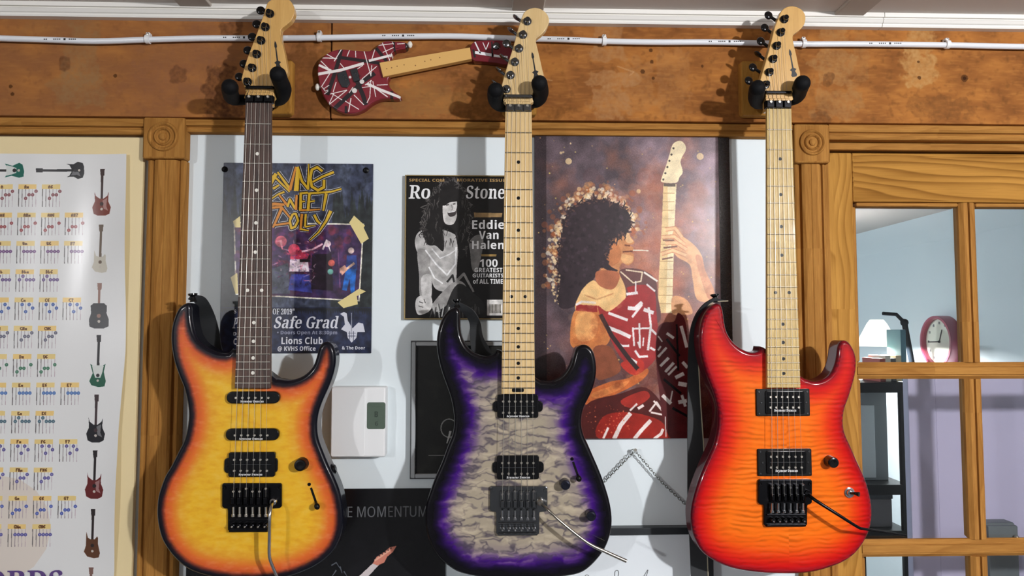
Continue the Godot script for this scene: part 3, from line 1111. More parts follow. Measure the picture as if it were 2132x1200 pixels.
func chart_print(c: Canvas) -> void:
	c.disc(-6, 1102, 106, rgb(216, 206, 196))
	var lab := [rgb(230, 204, 138), rgb(232, 198, 126), rgb(226, 200, 132)]
	var dots := [rgb(128, 62, 66), rgb(146, 54, 56), rgb(104, 62, 116), rgb(98, 72, 128), rgb(52, 84, 160), rgb(92, 92, 110), rgb(44, 104, 72), rgb(66, 108, 176), rgb(64, 96, 110), rgb(82, 74, 140), rgb(88, 82, 150), rgb(66, 84, 168), rgb(84, 80, 150)]
	var full := [0, 1, 1, 0, 1, 0, 0, 1, 0, 1, 0, 1, 0]
	var nm := ["A", "A#", "B", "Bb", "C", "C#", "D", "E", "E", "F", "F#", "G", "G#"]
	rng.seed = 5
	for row in 13:
		var y := 384.0 + row * 59.0
		for col in 4:
			if col == 3 and full[row] == 0:
				continue
			var x := -11.0 + col * 49.3 - (y - 384.0) * 0.034 + col * (y - 384.0) * 0.0028
			c.poly([x, y, x + 38, y, x + 37.6, y + 10, x - 0.4, y + 10], lab[(row + col) % 3])
			c.glyph(nm[row] + ["", "m", "6", "7"][col], x + 13, y + 2.2, 1.3, rgb(96, 62, 40))
			for s in 6:
				var sx := x + 0.8 + s * 7.2
				c.stroke([sx, y + 10, sx - 0.5, y + 47], 1.6 - s * 0.15, [rgb(92, 88, 88), rgb(120, 112, 112), rgb(140, 128, 132), rgb(160, 146, 150), rgb(168, 152, 160), rgb(180, 160, 168)][s])
			var kind := (row * 3 + col * 5) % 5
			var sets: Array = [[[2, 2], [3, 1], [4, 1], [5, 0]], [[2, 1], [3, 1], [4, 1], [5, 1]], [[2, 0], [3, 2], [4, 0], [5, 1]], [[1, 3], [2, 2], [3, 2], [5, 1]], [[1, 1], [2, 0], [3, 1], [4, 1], [5, 1]]]
			for d in sets[kind]:
				c.disc(x + 0.8 + d[0] * 7.2, y + 14.5 + d[1] * 7.4, 3.5, dots[row].lerp(rgb(150, 150, 156), 0.18))
				c.disc(x + 0.8 + d[0] * 7.2, y + 14.5 + d[1] * 7.4, 1.2, dots[row].lightened(0.35))
	# printed guitars: [x, y of body centre, body half width, body half height, neck top, body, neck, kind]
	for q in [[212, 425, 20, 24, 352, rgb(120, 62, 52), rgb(60, 44, 42), 0], [209, 546, 18, 22, 468, rgb(196, 190, 176), rgb(110, 96, 84), 1], [206, 658, 21, 26, 590, rgb(72, 72, 74), rgb(150, 120, 110), 2], [204, 782, 18, 24, 698, rgb(24, 84, 62), rgb(36, 34, 38), 3],
			[200, 896, 20, 25, 822, rgb(34, 34, 38), rgb(60, 46, 48), 0], [197, 1012, 20, 26, 938, rgb(96, 36, 36), rgb(40, 34, 36), 0], [193, 1136, 18, 26, 1060, rgb(92, 60, 42), rgb(48, 40, 40), 1], [188, 1258, 18, 26, 1182, rgb(120, 80, 56), rgb(120, 92, 84), 0]]:
		pictured_guitar(c, q, false)
	pictured_guitar(c, [30, 355, 20, 16, -40, rgb(20, 96, 82), rgb(40, 36, 38), 3], true)
	pictured_guitar(c, [157, 355, 18, 18, 75, rgb(28, 28, 32), rgb(44, 42, 46), 0], true)

func pictured_guitar(c: Canvas, q: Array, lying: bool) -> void:
	var x: float = q[0]; var y: float = q[1]; var w: float = q[2]; var h: float = q[3]
	var top: float = q[4]
	var shapes := [
		[-0.75, -1.05, -0.62, -0.7, -0.2, -0.45, 0.2, -0.45, 0.62, -0.7, 0.78, -1.05, 0.72, -0.45, 0.72, -0.2, 1.0, 0.3, 0.85, 0.85, 0.4, 1.02, -0.4, 1.02, -0.85, 0.85, -1.0, 0.3, -0.72, -0.2, -0.72, -0.45],
		[-0.7, -1.1, -0.5, -0.6, -0.2, -0.5, 0.3, -0.5, 0.6, -0.75, 0.7, -0.6, 0.68, -0.1, 0.9, 0.6, 0.75, 0.95, 0.2, 1.02, -0.6, 0.9, -1.0, 0.5, -0.75, 0.0, -0.72, -0.5],
		[-0.55, -1.0, 0.55, -1.0, 0.82, -0.8, 0.78, -0.2, 1.0, 0.3, 0.95, 0.85, 0.5, 1.0, -0.5, 1.0, -0.95, 0.85, -1.0, 0.3, -0.78, -0.2, -0.82, -0.8],
		[-0.9, -1.0, -0.4, -0.75, 0.4, -0.75, 0.9, -1.0, 0.7, -0.3, 0.95, 0.5, 0.8, 0.95, 0.1, 1.02, -0.75, 0.85, -1.0, 0.5, -0.6, -0.2]]
	var s: Array = shapes[q[7]]
	var at := func(a: float, b: float) -> Array:
		return [x - b * w, y - a * h * 0.95] if lying and false else ([x + b * w, y + a * h] if lying else [x + a * w, y + b * h])
	var o := []
	for i in range(0, s.size(), 2):
		o.append_array(at.call(s[i], s[i + 1]))
	if lying:
		c.stroke([top + 8, y, x, y], 5, q[6])
		c.poly([top, y - 4, top + 14, y - 4, top + 14, y + 4, top, y + 4], q[6])
	else:
		c.stroke([x + (top - y) * -0.022, top + 8, x, y], 5, q[6])
		c.poly([x - 5 + 2, top, x + 5 + 2, top, x + 4 + 2, top + 14, x - 4 + 2, top + 14], q[6])
	c.poly(o, q[5])
	# scratch plate and pickups
	if q[7] == 3:
		var o2 := []
		for k in [[-0.7, -0.85], [0.7, -0.85], [0.5, -0.2], [0.3, 0.2], [-0.3, 0.2], [-0.5, -0.2]]:
			o2.append_array(at.call(k[0], k[1]))
		c.poly(o2, rgb(206, 210, 206))
	elif q[7] == 0:
		var o2 := []
		for k in [[0.1, -0.3], [0.6, -0.5], [0.5, 0.2], [0.7, 0.6], [0.2, 0.4]]:
			o2.append_array(at.call(k[0], k[1]))
		c.poly(o2, q[5].lightened(0.35))
	var d: Array = at.call(0.0, 0.0)
	c.disc(d[0], d[1], w * 0.2, q[6])
	d = at.call(0.0, 0.45)
	c.disc(d[0], d[1], w * 0.14, Color(0.75, 0.72, 0.68))

# ------------------------------------------------------------------ things on the white wall
func sheet(called: String, label: String, category: String, r: Rect2, z0: float, z1: float, m: Material, part: String) -> Node3D:
	var t := thing(called, label, category, Vector3(r.position.x, r.position.y - r.size.y, z0))
	var b := mb()
	b.planar = true
	b.rect = r
	b.box(Vector3(r.position.x, r.position.y - r.size.y, z0), Vector3(r.end.x, r.position.y, z1), min(0.001, (z1 - z0) * 0.3))
	put(b, part, m, t)
	return t

func wall_things() -> void:
	band_poster()
	magazine()
	art_print()
	# thermostat
	var z := 0.028
	var r := wr(688, 806, 803, 953, z)
	var t := thing("thermostat", "white plastic wall thermostat with grey display between two guitars", "thermostat", Vector3(r.position.x, r.position.y - r.size.y, 0))
	var m := mb()
	m.prism(rrect(r.position.x, r.position.y - r.size.y, r.end.x, r.position.y, 0.004), 0.0, z, 0.004, 0.0)
	put(m, "housing", mats["white_plastic"], t)
	m = mb()
	var f := wr(690, 808, 760, 951, z)
	m.prism(rrect(f.position.x, f.position.y - f.size.y, f.end.x, f.position.y, 0.003), z - 0.001, z + 0.0012, 0.001, 0.0)
	put(m, "flap", mat("flap", rgb(230, 231, 231), 0.35), t)
	m = mb()
	f = wr(764, 838, 803.5, 894, z)
	m.prism(rrect(f.position.x, f.position.y - f.size.y, f.end.x - 0.001, f.position.y, 0.004), z - 0.001, z + 0.0008, 0.0006, 0.0)
	var lcd := put(m, "display", mat("lcd", rgb(84, 98, 86), 0.2), t)
	letters(lcd, "B", 780, 857, 787, 869, z + 0.001, mat("lcd_ink", rgb(40, 54, 44), 0.5))
	letters(lcd, "6", 781, 878, 787, 887, z + 0.001, mats["lcd_ink"])
	m = mb()
	m.box(P(771, 836.5, z) + Vector3(0, -0.008, 0), P(797, 846, z) + Vector3(0, 0, 0.0012))
	put(m, "segment", mat("lcd_bar", rgb(70, 84, 74), 0.4), lcd)
	# picture in a pale frame behind the purple guitar
	var fz := 0.016
	r = wr(856, 712, 1084, 996, fz)
	t = thing("framed_picture", "black chalk drawing in narrow pale grey frame behind purple guitar", "picture", Vector3(r.position.x, r.position.y - r.size.y, 0))
	var fw := 0.0075
	var x0 := r.position.x; var x1 := r.end.x; var y1 := r.position.y; var y0 := r.position.y - r.size.y
	for q in [[x0, y0, x0 + fw, y1], [x1 - fw, y0, x1, y1], [x0 + fw, y0, x1 - fw, y0 + fw], [x0 + fw, y1 - fw, x1 - fw, y1]]:
		m = mb()
		m.box(Vector3(q[0], q[1], 0.001), Vector3(q[2], q[3], fz), 0.0015)
		put(m, "frame_bar", mat("pale_frame", rgb(168, 172, 174), 0.4), t)
	for q in [[x0 - 0.0018, y0 - 0.0018, x0, y1 + 0.0018], [x0, y0 - 0.0018, x1, y0], [x0, y1, x1, y1 + 0.0018], [x1, y0 - 0.0018, x1 + 0.0018, y1 + 0.0018]]:
		m = mb()
		m.box(Vector3(q[0], q[1], 0.001), Vector3(q[2], q[3], fz - 0.003))
		put(m, "frame_edge", mat("frame_edge", rgb(74, 76, 78), 0.5), t)
	var c := canvas(r, 0.008, 1500.0, rgb(26, 26, 24))
	c.cloud(3, 0.01, -0.1, 0.7, rgb(48, 47, 43), 0.7)
	var ring := []
	for k in 25:
		ring.append_array([935 + cos(TAU * k / 24) * 17, 892 + sin(TAU * k / 24) * 19])
	c.stroke(ring, 2.2, rgb(150, 150, 146))
	c.stroke([938, 898, 934, 912, 930, 924], 5, rgb(176, 176, 172), 2)
	c.stroke([892, 949, 950, 948], 1.6, rgb(128, 128, 124))
	m = mb()
	m.planar = true
	m.rect = r
	m.box(Vector3(x0 + 0.002, y0 + 0.002, 0.001), Vector3(x1 - 0.002, y1 - 0.002, 0.008))
	put(m, "drawing", tex_mat("chalk", c.img, 0.3), t)
	# black poster at the bottom
	var bz := 0.004
	r = wr(386, 1019, 927, 1420, bz)
	c = canvas(r, bz, 1500.0, rgb(17, 17, 19))
	c.cloud(9, 0.006, 0.0, 0.8, rgb(30, 30, 34), 0.8)
	c.poly([748, 1200, 782, 1168, 790, 1176, 758, 1210], rgb(206, 196, 196))
	c.poly([776, 1174, 784, 1160, 800, 1150, 812, 1140, 826, 1137, 818, 1150, 806, 1160, 800, 1172, 786, 1178], rgb(206, 128, 108))
	c.stroke([780, 1168, 812, 1146], 4, rgb(226, 170, 146))
	for k in 5:
		c.disc(790 + k * 6, 1158 - k * 4, 1.5, rgb(60, 40, 40))
	for k in [[690, 1178, 700, 1172, 708, 1184], [708, 1180, 712, 1194], [700, 1188, 692, 1200], [716, 1190, 722, 1200]]:
		c.stroke(k, 2.6, rgb(96, 102, 110), 1.0)
	t = sheet("poster", "black poster with thin grey capitals along the bottom of the wall", "poster", r, 0.0005, bz, tex_mat("momentum", c.img, 0.25), "sheet")
	letters(t, "DE MOMENTUM", 706, 1055, 889, 1077, bz, mat("print_dim", rgb(96, 98, 101), 0.5), false, 0.0, 400)
	# whiteboard on a chain
	var wz := 0.02
	r = wr(1157, 1100, 1487, 1390, wz)
	t = thing("whiteboard", "white sheet in black frame hanging from a chain and nail", "picture", Vector3(r.position.x, r.position.y - r.size.y, 0))
	var bw := 0.0125
	x0 = r.position.x; x1 = r.end.x; y1 = r.position.y; y0 = r.position.y - r.size.y
	for q in [[x0, y0, x0 + bw, y1], [x1 - bw, y0, x1, y1], [x0 + bw, y0, x1 - bw, y0 + bw], [x0 + bw, y1 - bw, x1 - bw, y1]]:
		m = mb()
		m.box(Vector3(q[0], q[1], 0.001), Vector3(q[2], q[3], wz), 0.001)
		put(m, "frame_bar", mat("blackish", rgb(34, 38, 42), 0.4), t)
	m = mb()
	m.box(Vector3(x0 + 0.005, y0 + 0.005, 0.001), Vector3(x1 - 0.005, y1 - 0.005, 0.012))
	put(m, "sheet", mat("sheet_white", rgb(226, 232, 236), 0.3), t)
	for q in [[[1280, 1200], [1281, 1190], [1287, 1189], [1288, 1197], [1284, 1206]], [[1335, 1210], [1342, 1198], [1348, 1188], [1349, 1190], [1344, 1204]], [[1215, 1206], [1220, 1198], [1226, 1200], [1222, 1210]]]:
		var pa := []
		for k in q:
			pa.append([k[0], k[1], 0.0125])
		m = mb()
		m.tube(path3(pa, 4), 0.0006, 5)
		put(m, "handwriting", mats["print_grey"], t)
	# chain strands, nail
	var nail := P(1322, 939, 0.012)
	for e in [[1258, 1004, 1160, 1104], [1376, 1003, 1484, 1104]]:
		var a := P(e[0], e[1], 0.01)
		var d := P(e[2], e[3], 0.012)
		m = mb()
		var path := [nail, a, d]
		var total := nail.distance_to(a) + a.distance_to(d)
		var cnt := int(total / 0.0052)
		for k in cnt:
			var s := (k + 0.5) / cnt * total
			var la := nail.distance_to(a)
			var pp: Vector3 = nail.lerp(a, s / la) if s < la else a.lerp(d, (s - la) / (total - la))
			var dd: Vector3 = (a - nail).normalized() if s < la else (d - a).normalized()
			var sd := dd.cross(Vector3(0, 0, 1)) if k % 2 == 0 else Vector3(0, 0, 1)
			var ring2 := []
			for i in 9:
				ring2.append(pp + dd * cos(TAU * i / 8) * 0.0036 + sd * sin(TAU * i / 8) * 0.0019)
			m.tube(ring2, 0.00065, 4, false)
		put(m, "chain", mat("chain", rgb(120, 122, 116), 0.35, 0.9), t)
	m = mb()
	m.tube([nail + Vector3(0, 0.001, -0.014), nail + Vector3(0, 0.002, 0.004)], 0.0012, 8)
	m.lathe(nail + Vector3(0, 0.002, 0.004), [[0.0, 0.0], [0.003, 0.0], [0.003, 0.001], [0.0, 0.001]], 10)
	put(m, "nail", mats["silver"], t)

func band_poster() -> void:
	var z := 0.003
	var r := wr(461, 340, 775, 736, z)
	var c := canvas(r, z, 2600.0, rgb(52, 58, 78))
	c.cloud(21, 0.006, -0.3, 0.5, rgb(78, 86, 104), 0.8, 2.0)
	c.cloud(22, 0.012, 0.1, 0.6, rgb(30, 34, 48), 0.8, 2.0)
	# tree line
	rng.seed = 3
	for k in 60:
		var x := 462.0 + k * 5.3
		var b := 380.0 + rng.randf() * 60.0 + (40.0 if x > 560 and x < 690 else 0.0)
		if x > 690 or x < 530:
			c.poly([x - 7, 640, x - 3, b + 30, x, b, x + 4, b + 26, x + 8, 640], rgb(34, 38, 40).lerp(rgb(44, 50, 50), rng.randf()))
	c.poly([455, 640, 790, 640, 790, 745, 455, 745], rgb(36, 42, 66))
	for k in 70:
		var x := 458.0 + k * 4.7
		c.poly([x - 4, 642, x, 642, x + 3, 642, x + 1, 650 + rng.randf() * 8], rgb(30, 33, 40))
	# photograph of a band on a stage, with a pale border and tape
	c.poly([486, 462, 758, 466, 749, 628, 490, 614], rgb(222, 216, 198))
	var ph := [489, 465, 755, 469, 746, 625, 493, 611]
	c.poly(ph, rgb(58, 38, 74))
	for k in 260:
		var x := 494.0 + rng.randf() * 250.0
		var y := 470.0 + rng.randf() * 140.0
		var col: Color = [rgb(116, 40, 60), rgb(60, 44, 120), rgb(90, 40, 50), rgb(34, 30, 60), rgb(48, 50, 100)][rng.randi() % 5]
		if y < 560: col = col.lerp(rgb(120, 44, 66), 0.35)
		else: col = col.lerp(rgb(26, 28, 60), 0.4)
		c.disc(x, y, 3.0 + rng.randf() * 7.0, Color(col.r, col.g, col.b, 0.5))
	c.poly([566, 560, 600, 548, 604, 612, 566, 612], rgb(70, 74, 88))
	c.disc(585, 503, 12, rgb(190, 92, 110))
	c.stroke([584, 500, 588, 520], 6, rgb(226, 150, 160), 2)
	c.disc(612, 520, 12, rgb(196, 60, 88))
	c.poly([604, 540, 640, 536, 644, 566, 602, 566], rgb(226, 206, 218))
	c.poly([624, 531, 646, 531, 646, 546, 624, 546], rgb(20, 16, 24))
	c.poly([604, 528, 626, 520, 644, 530, 640, 540, 604, 540], rgb(180, 52, 80))
	c.stroke([628, 524, 650, 520, 672, 508], 4, rgb(230, 180, 196))
	c.disc(682, 508, 7, rgb(222, 190, 200))
	c.stroke([672, 520, 680, 500, 688, 524], 4, rgb(236, 222, 224), 2)
	c.poly([606, 570, 644, 572, 650, 610, 600, 604], rgb(56, 62, 140))
	c.poly([650, 530, 690, 528, 694, 606, 648, 602], rgb(34, 22, 36))
	c.disc(731, 522, 6.5, rgb(218, 192, 186))
	c.poly([722, 532, 742, 532, 744, 562, 720, 562], rgb(48, 66, 130))
	c.poly([720, 562, 742, 560, 738, 612, 730, 610, 728, 580, 722, 606, 712, 604], rgb(34, 96, 176))
	c.stroke([738, 548, 722, 560, 708, 568], 5, rgb(206, 170, 150))
	c.poly([706, 560, 718, 552, 724, 562, 712, 574], rgb(200, 150, 130))
	for k in 120:
		var x := 570.0 + rng.randf() * 90.0
		var y := 500.0 + rng.randf() * 100.0
		var col: Color = [rgb(200, 70, 100), rgb(230, 190, 205), rgb(60, 40, 110), rgb(30, 20, 40), rgb(110, 40, 70)][rng.randi() % 5]
		c.stroke([x, y, x + rng.randfn() * 8.0, y + rng.randfn() * 5.0], 3.0, Color(col.r, col.g, col.b, 0.45), 1.0)
	c.stroke([704, 520, 708, 600], 2, rgb(110, 70, 110))
	c.disc(690, 548, 7, rgb(190, 90, 80))
	c.disc(688, 566, 6, rgb(96, 150, 140))
	c.soften(3.0)
	c.mottle(79, 0.5, 0.15)
	for q in [[737, 449, 760, 470, 757, 474, 768, 497, 752, 508, 727, 464], [703, 630, 748, 601, 762, 607, 743, 617, 745, 634, 715, 642], [485, 461, 500, 450, 501, 474, 490, 474], [480, 578, 494, 568, 496, 612, 490, 612]]:
		c.poly(q, rgb(222, 204, 140))
	# spiky band name, traced as strokes: outline first, colour on top
	var s := []
	var Z := 6.316
	var L := func(a: Array, w0: float, w1: float):
		var o := []
		for i in range(0, a.size(), 2):
			o.append_array([540.0 + a[i] / Z, 330.0 + a[i + 1] / Z])
		s.append([o, w0 / Z, w1 / Z])
	# first line
	L.call([100, 430, 220, 200], 46, 60); L.call([170, 230, 230, 270, 400, 440], 40, 26); L.call([180, 400, 260, 350], 40, 30)
	L.call([240, 180, 400, 400], 30, 46); L.call([400, 420, 480, 110], 50, 30); L.call([470, 430, 500, 130], 44, 34)
	L.call([500, 110, 560, 300, 640, 400], 44, 36); L.call([500, 430, 520, 180], 40, 30); L.call([640, 410, 650, 70], 44, 14)
	L.call([830, 170, 760, 115, 690, 150, 670, 260, 690, 370, 770, 420, 850, 380, 850, 280], 40, 44); L.call([700, 310, 830, 240, 980, 180], 30, 40)
	# second line
	L.call([120, 560, 250, 470, 330, 440], 20, 34); L.call([60, 620, 200, 600, 330, 610], 60, 40); L.call([260, 480, 370, 620], 26, 40); L.call([370, 640, 400, 540, 470, 660], 34, 40); L.call([480, 680, 490, 480], 40, 34)
	L.call([540, 690, 545, 450], 46, 40); L.call([540, 460, 640, 450], 34, 34); L.call([545, 570, 600, 565], 26, 26); L.call([540, 680, 640, 680], 34, 26)
	L.call([640, 690, 660, 450], 46, 40); L.call([660, 460, 800, 450, 940, 440, 1080, 400], 36, 26); L.call([660, 570, 730, 560], 24, 24); L.call([650, 680, 800, 670], 30, 20); L.call([840, 690, 880, 460], 30, 50)
	# third line
	L.call([180, 910, 300, 640], 30, 50); L.call([120, 650, 290, 640, 420, 800], 40, 30); L.call([180, 880, 400, 850], 30, 36)
	L.call([440, 730, 400, 820, 420, 920, 470, 900, 510, 820, 480, 730, 440, 730], 38, 34); L.call([540, 940, 560, 730], 36, 40); L.call([540, 930, 650, 950], 34, 14)
	L.call([600, 900, 610, 730], 30, 36); L.call([600, 900, 740, 880], 30, 8); L.call([720, 740, 760, 820, 800, 860], 40, 36); L.call([940, 690, 880, 820, 780, 970, 660, 1080], 54, 14)
	for q in s:
		c.stroke(q[0], q[1] + 6.0, rgb(196, 196, 200), q[2] + 5.0)
	for q in s:
		c.stroke(q[0], q[1] + 3.4, rgb(28, 22, 24), q[2] + 3.0)
	for q in s:
		var mid: float = q[0][1]
		c.stroke(q[0], q[1] * 0.82, rgb(212, 172, 44) if int(mid * 7.0) % 3 != 0 else rgb(206, 132, 46), q[2] * 0.82)
	# white bird-like crest at the lower right
	c.poly([708, 654, 716, 650, 722, 653, 724, 668, 734, 684, 746, 672, 756, 674, 760, 692, 744, 692, 742, 704, 732, 714, 724, 704, 722, 692, 710, 686, 718, 676, 716, 660], rgb(206, 208, 218))
	c.stroke([732, 652, 732, 704], 1.6, rgb(150, 152, 166))
	for k in [[724, 694, 741, 694], [725, 700, 740, 700], [728, 690, 728, 710], [736, 690, 736, 710]]:
		c.stroke(k, 1.2, rgb(60, 66, 92))
	var t := sheet("poster", "navy concert poster with spiky yellow band name and taped band photo", "poster", r, 0.0005, z, tex_mat("band", c.img, 0.3), "sheet")
	var w: Material = mat("poster_ink", rgb(214, 216, 224), 0.4)
	letters(t, "OF 2019\"", 568, 643, 613, 655, z, w, true)
	letters(t, "Safe Grad", 572, 658, 705, 684, z, w, true, 0.18)
	letters(t, "• Doors Open At 8:30pm", 577, 689, 702, 699, z, mat("poster_ink2", rgb(140, 144, 164), 0.4))
	letters(t, "Lions Club", 586, 702, 672, 717, z, w)
	letters(t, "@ KVHS Office", 578, 721, 657, 732, z, w)
	letters(t, "& The Door", 712, 721, 760, 728, z, w)
	letters(t, "S", 487, 645, 492, 653, z, w, true)
	letters(t, "P", 486, 662, 495, 684, z, w, true, 0.18)
	letters(t, "D", 486, 692, 492, 699, z, w)
	letters(t, "C", 486, 705, 494, 718, z, w)
	for q in [[468, 353], [762, 355]]:
		var m := mb()
		var p := P(q[0], q[1], z)
		m.lathe(p, [[0.0, 0.0], [0.0055, 0.0], [0.0055, 0.0012], [0.002, 0.003], [0.0026, 0.006], [0.0, 0.0066]], 14)
		put(m, "drawing_pin", mats["black"], t)

func magazine() -> void:
	var z := 0.006
	var r := wr(845, 368, 1072, 663, z)
	var c := canvas(r, z, 2400.0, rgb(14, 12, 12))
	var Z := 3.43
	var A := func(a: Array) -> Array:
		var o := []
		for i in range(0, a.size(), 2):
			o.append_array([820.0 + a[i] / Z, 340.0 + a[i + 1] / Z])
		return o
	# a long-haired guitarist in black and white
	c.soft(A.call([150, 560, 170, 500, 220, 475, 330, 470, 450, 520, 460, 600, 450, 740, 430, 900, 300, 900, 250, 760, 230, 660, 170, 640]), rgb(176, 174, 172))
	c.soft(A.call([170, 620, 250, 640, 262, 780, 268, 960, 190, 960, 180, 800]), rgb(150, 148, 146))
	c.soft(A.call([196, 820, 262, 800, 266, 950, 206, 960]), rgb(196, 194, 192))
	c.soft(A.call([160, 970, 200, 945, 262, 950, 275, 1010, 250, 1060, 180, 1085, 155, 1040]), rgb(198, 196, 194))
	for k in [[180, 990, 210, 1000], [176, 1020, 210, 1030], [215, 970, 225, 1000]]:
		c.stroke(A.call(k), 1.6, rgb(70, 68, 68))
	c.soft(A.call([540, 560, 600, 510, 640, 560, 600, 760, 560, 760, 545, 640]), rgb(120, 118, 116))
	c.stroke(A.call([225, 620, 300, 720, 380, 800, 440, 720, 445, 600]), 3.2, rgb(228, 228, 228))
	c.stroke(A.call([250, 740, 290, 820, 350, 860]), 3.0, rgb(228, 228, 228))
	c.stroke(A.call([270, 610, 330, 680, 400, 650, 440, 620]), 2.6, rgb(220, 220, 220))
	c.soft(A.call([280, 1000, 440, 840, 520, 900, 400, 1000, 300, 1060]), rgb(146, 144, 142))
	c.soft(A.call([400, 950, 470, 860, 570, 930, 640, 1000, 640, 1108, 380, 1108]), rgb(34, 33, 33))
	c.stroke(A.call([430, 860, 500, 790, 570, 920]), 7, rgb(140, 138, 136), 4)
	c.stroke(A.call([380, 850, 420, 800, 430, 850]), 4, rgb(40, 40, 40))
	rng.seed = 8
	for k in 26:
		var x := 270.0 + rng.randf() * 340.0
		c.stroke(A.call([x, 1000 + rng.randf() * 60, x + 20 - rng.randf() * 50, 1050 + rng.randf() * 58]), 2.4, rgb(170, 170, 168) if k % 3 == 0 else rgb(70, 69, 68))
	# hair
	c.soft(A.call([330, 150, 390, 120, 450, 130, 500, 190, 540, 290, 555, 400, 540, 520, 520, 640, 470, 680, 450, 560, 420, 470, 350, 450, 360, 560, 350, 630, 300, 590, 240, 580, 200, 480, 200, 400, 230, 300, 270, 210]), rgb(28, 26, 26))
	for k in 90:
		var x := 210.0 + rng.randf() * 330.0
		var y := 160.0 + rng.randf() * 400.0
		if absf(x - 400) < 70 and y > 240 and y < 460:
			continue
		c.stroke(A.call([x, y, x + 14 - rng.randf() * 28, y + 24, x + 10 - rng.randf() * 24, y + 50]), 2.0, rgb(58, 55, 54) if k % 3 else rgb(84, 80, 78), 0.8)
	var hedge := [240, 580, 205, 480, 205, 400, 235, 300, 275, 210, 330, 155, 390, 125, 450, 135, 500, 195, 538, 290, 552, 400, 538, 520, 515, 640]
	for k in 220:
		var i := rng.randi() % 12
		var f := rng.randf()
		var x: float = lerp(float(hedge[i * 2]), float(hedge[i * 2 + 2]), f)
		var y: float = lerp(float(hedge[i * 2 + 1]), float(hedge[i * 2 + 3]), f)
		var dx := rng.randfn() * 16.0
		var dy := rng.randfn() * 16.0
		c.stroke(A.call([x, y, x + dx, y + dy, x + dx * 0.3 + rng.randfn() * 12.0, y + dy * 1.7]), 2.2, [rgb(30, 28, 28), rgb(62, 58, 57), rgb(96, 92, 90)][k % 3], 0.8)
	# face, laughing
	c.soft(A.call([350, 300, 380, 262, 440, 255, 452, 300, 445, 340, 450, 380, 430, 430, 395, 442, 362, 425, 350, 370]), rgb(206, 203, 200))
	c.soft(A.call([385, 352, 440, 340, 438, 372, 400, 382]), rgb(64, 58, 58))
	c.stroke(A.call([388, 352, 438, 343]), 2.2, rgb(236, 236, 236))
	c.stroke(A.call([372, 300, 392, 296]), 2.4, rgb(70, 66, 66)); c.stroke(A.call([422, 292, 440, 290]), 2.4, rgb(70, 66, 66))
	c.stroke(A.call([412, 296, 420, 330, 408, 336]), 1.6, rgb(140, 136, 134))
	c.soft(A.call([330, 200, 480, 190, 470, 262, 400, 280, 350, 300]), rgb(30, 28, 28))
	# barcode panel and gold rules
	c.poly(A.call([665, 975, 778, 975, 778, 1088, 665, 1088]), rgb(214, 212, 208))
	for k in 9:
		c.stroke(A.call([684 + k * 9.5, 1008, 684 + k * 9.5, 1072]), 1.2 + (k % 3) * 0.5, rgb(80, 76, 66))
	c.poly(A.call([570, 352, 775, 356, 770, 386, 575, 388]), rgb(146, 118, 78))
	c.poly(A.call([622, 650, 735, 650, 730, 666, 626, 666]), rgb(150, 122, 70))
	c.soften(1.6)
	c.mottle(78, 0.25, 0.2)
	var t := sheet("magazine", "black and white magazine cover with white headline lettering in thin gold frame", "magazine", r, 0.001, z, tex_mat("magazine", c.img, 0.28), "cover")
	var x0 := r.position.x; var x1 := r.end.x; var y1 := r.position.y; var y0 := r.position.y - r.size.y
	var f := 0.0024
	for q in [[x0 - f, y0 - f, x0, y1 + f], [x1, y0 - f, x1 + f, y1 + f], [x0, y0 - f, x1, y0], [x0, y1, x1, y1 + f]]:
		var m := mb()
		m.box(Vector3(q[0], q[1], 0.0005), Vector3(q[2], q[3], z + 0.003), 0.0006)
		put(m, "frame_bar", mat("gold_frame", rgb(150, 132, 92), 0.4, 0.3), t)
	var w: Material = mats["print_white"]
	var g: Material = mats["print_gold"]
	letters(t, "SPECIAL COM", 852, 372.5, 925, 378.5, z, g)
	letters(t, "MORATIVE ISSUE", 952, 372.5, 1053, 378.5, z, g)
	letters(t, "Ro", 852, 386, 896, 414, z, w, true, 0.08)
	letters(t, "Stone", 971, 387, 1051, 414, z, w, true, 0.08)
	letters(t, "Eddie", 983, 458, 1050, 477, z, w)
	letters(t, "Van", 997, 481, 1038, 498, z, w)
	letters(t, "Halen", 983, 501, 1049, 519, z, w)
	letters(t, "100", 999, 540, 1036, 556, z, w)
	letters(t, "GREATEST", 988, 558, 1046, 567, z, w)
	letters(t, "GUITARISTS", 984, 570, 1048, 578, z, w)
	letters(t, "of ALL TIME", 985, 581, 1047, 591, z, w)

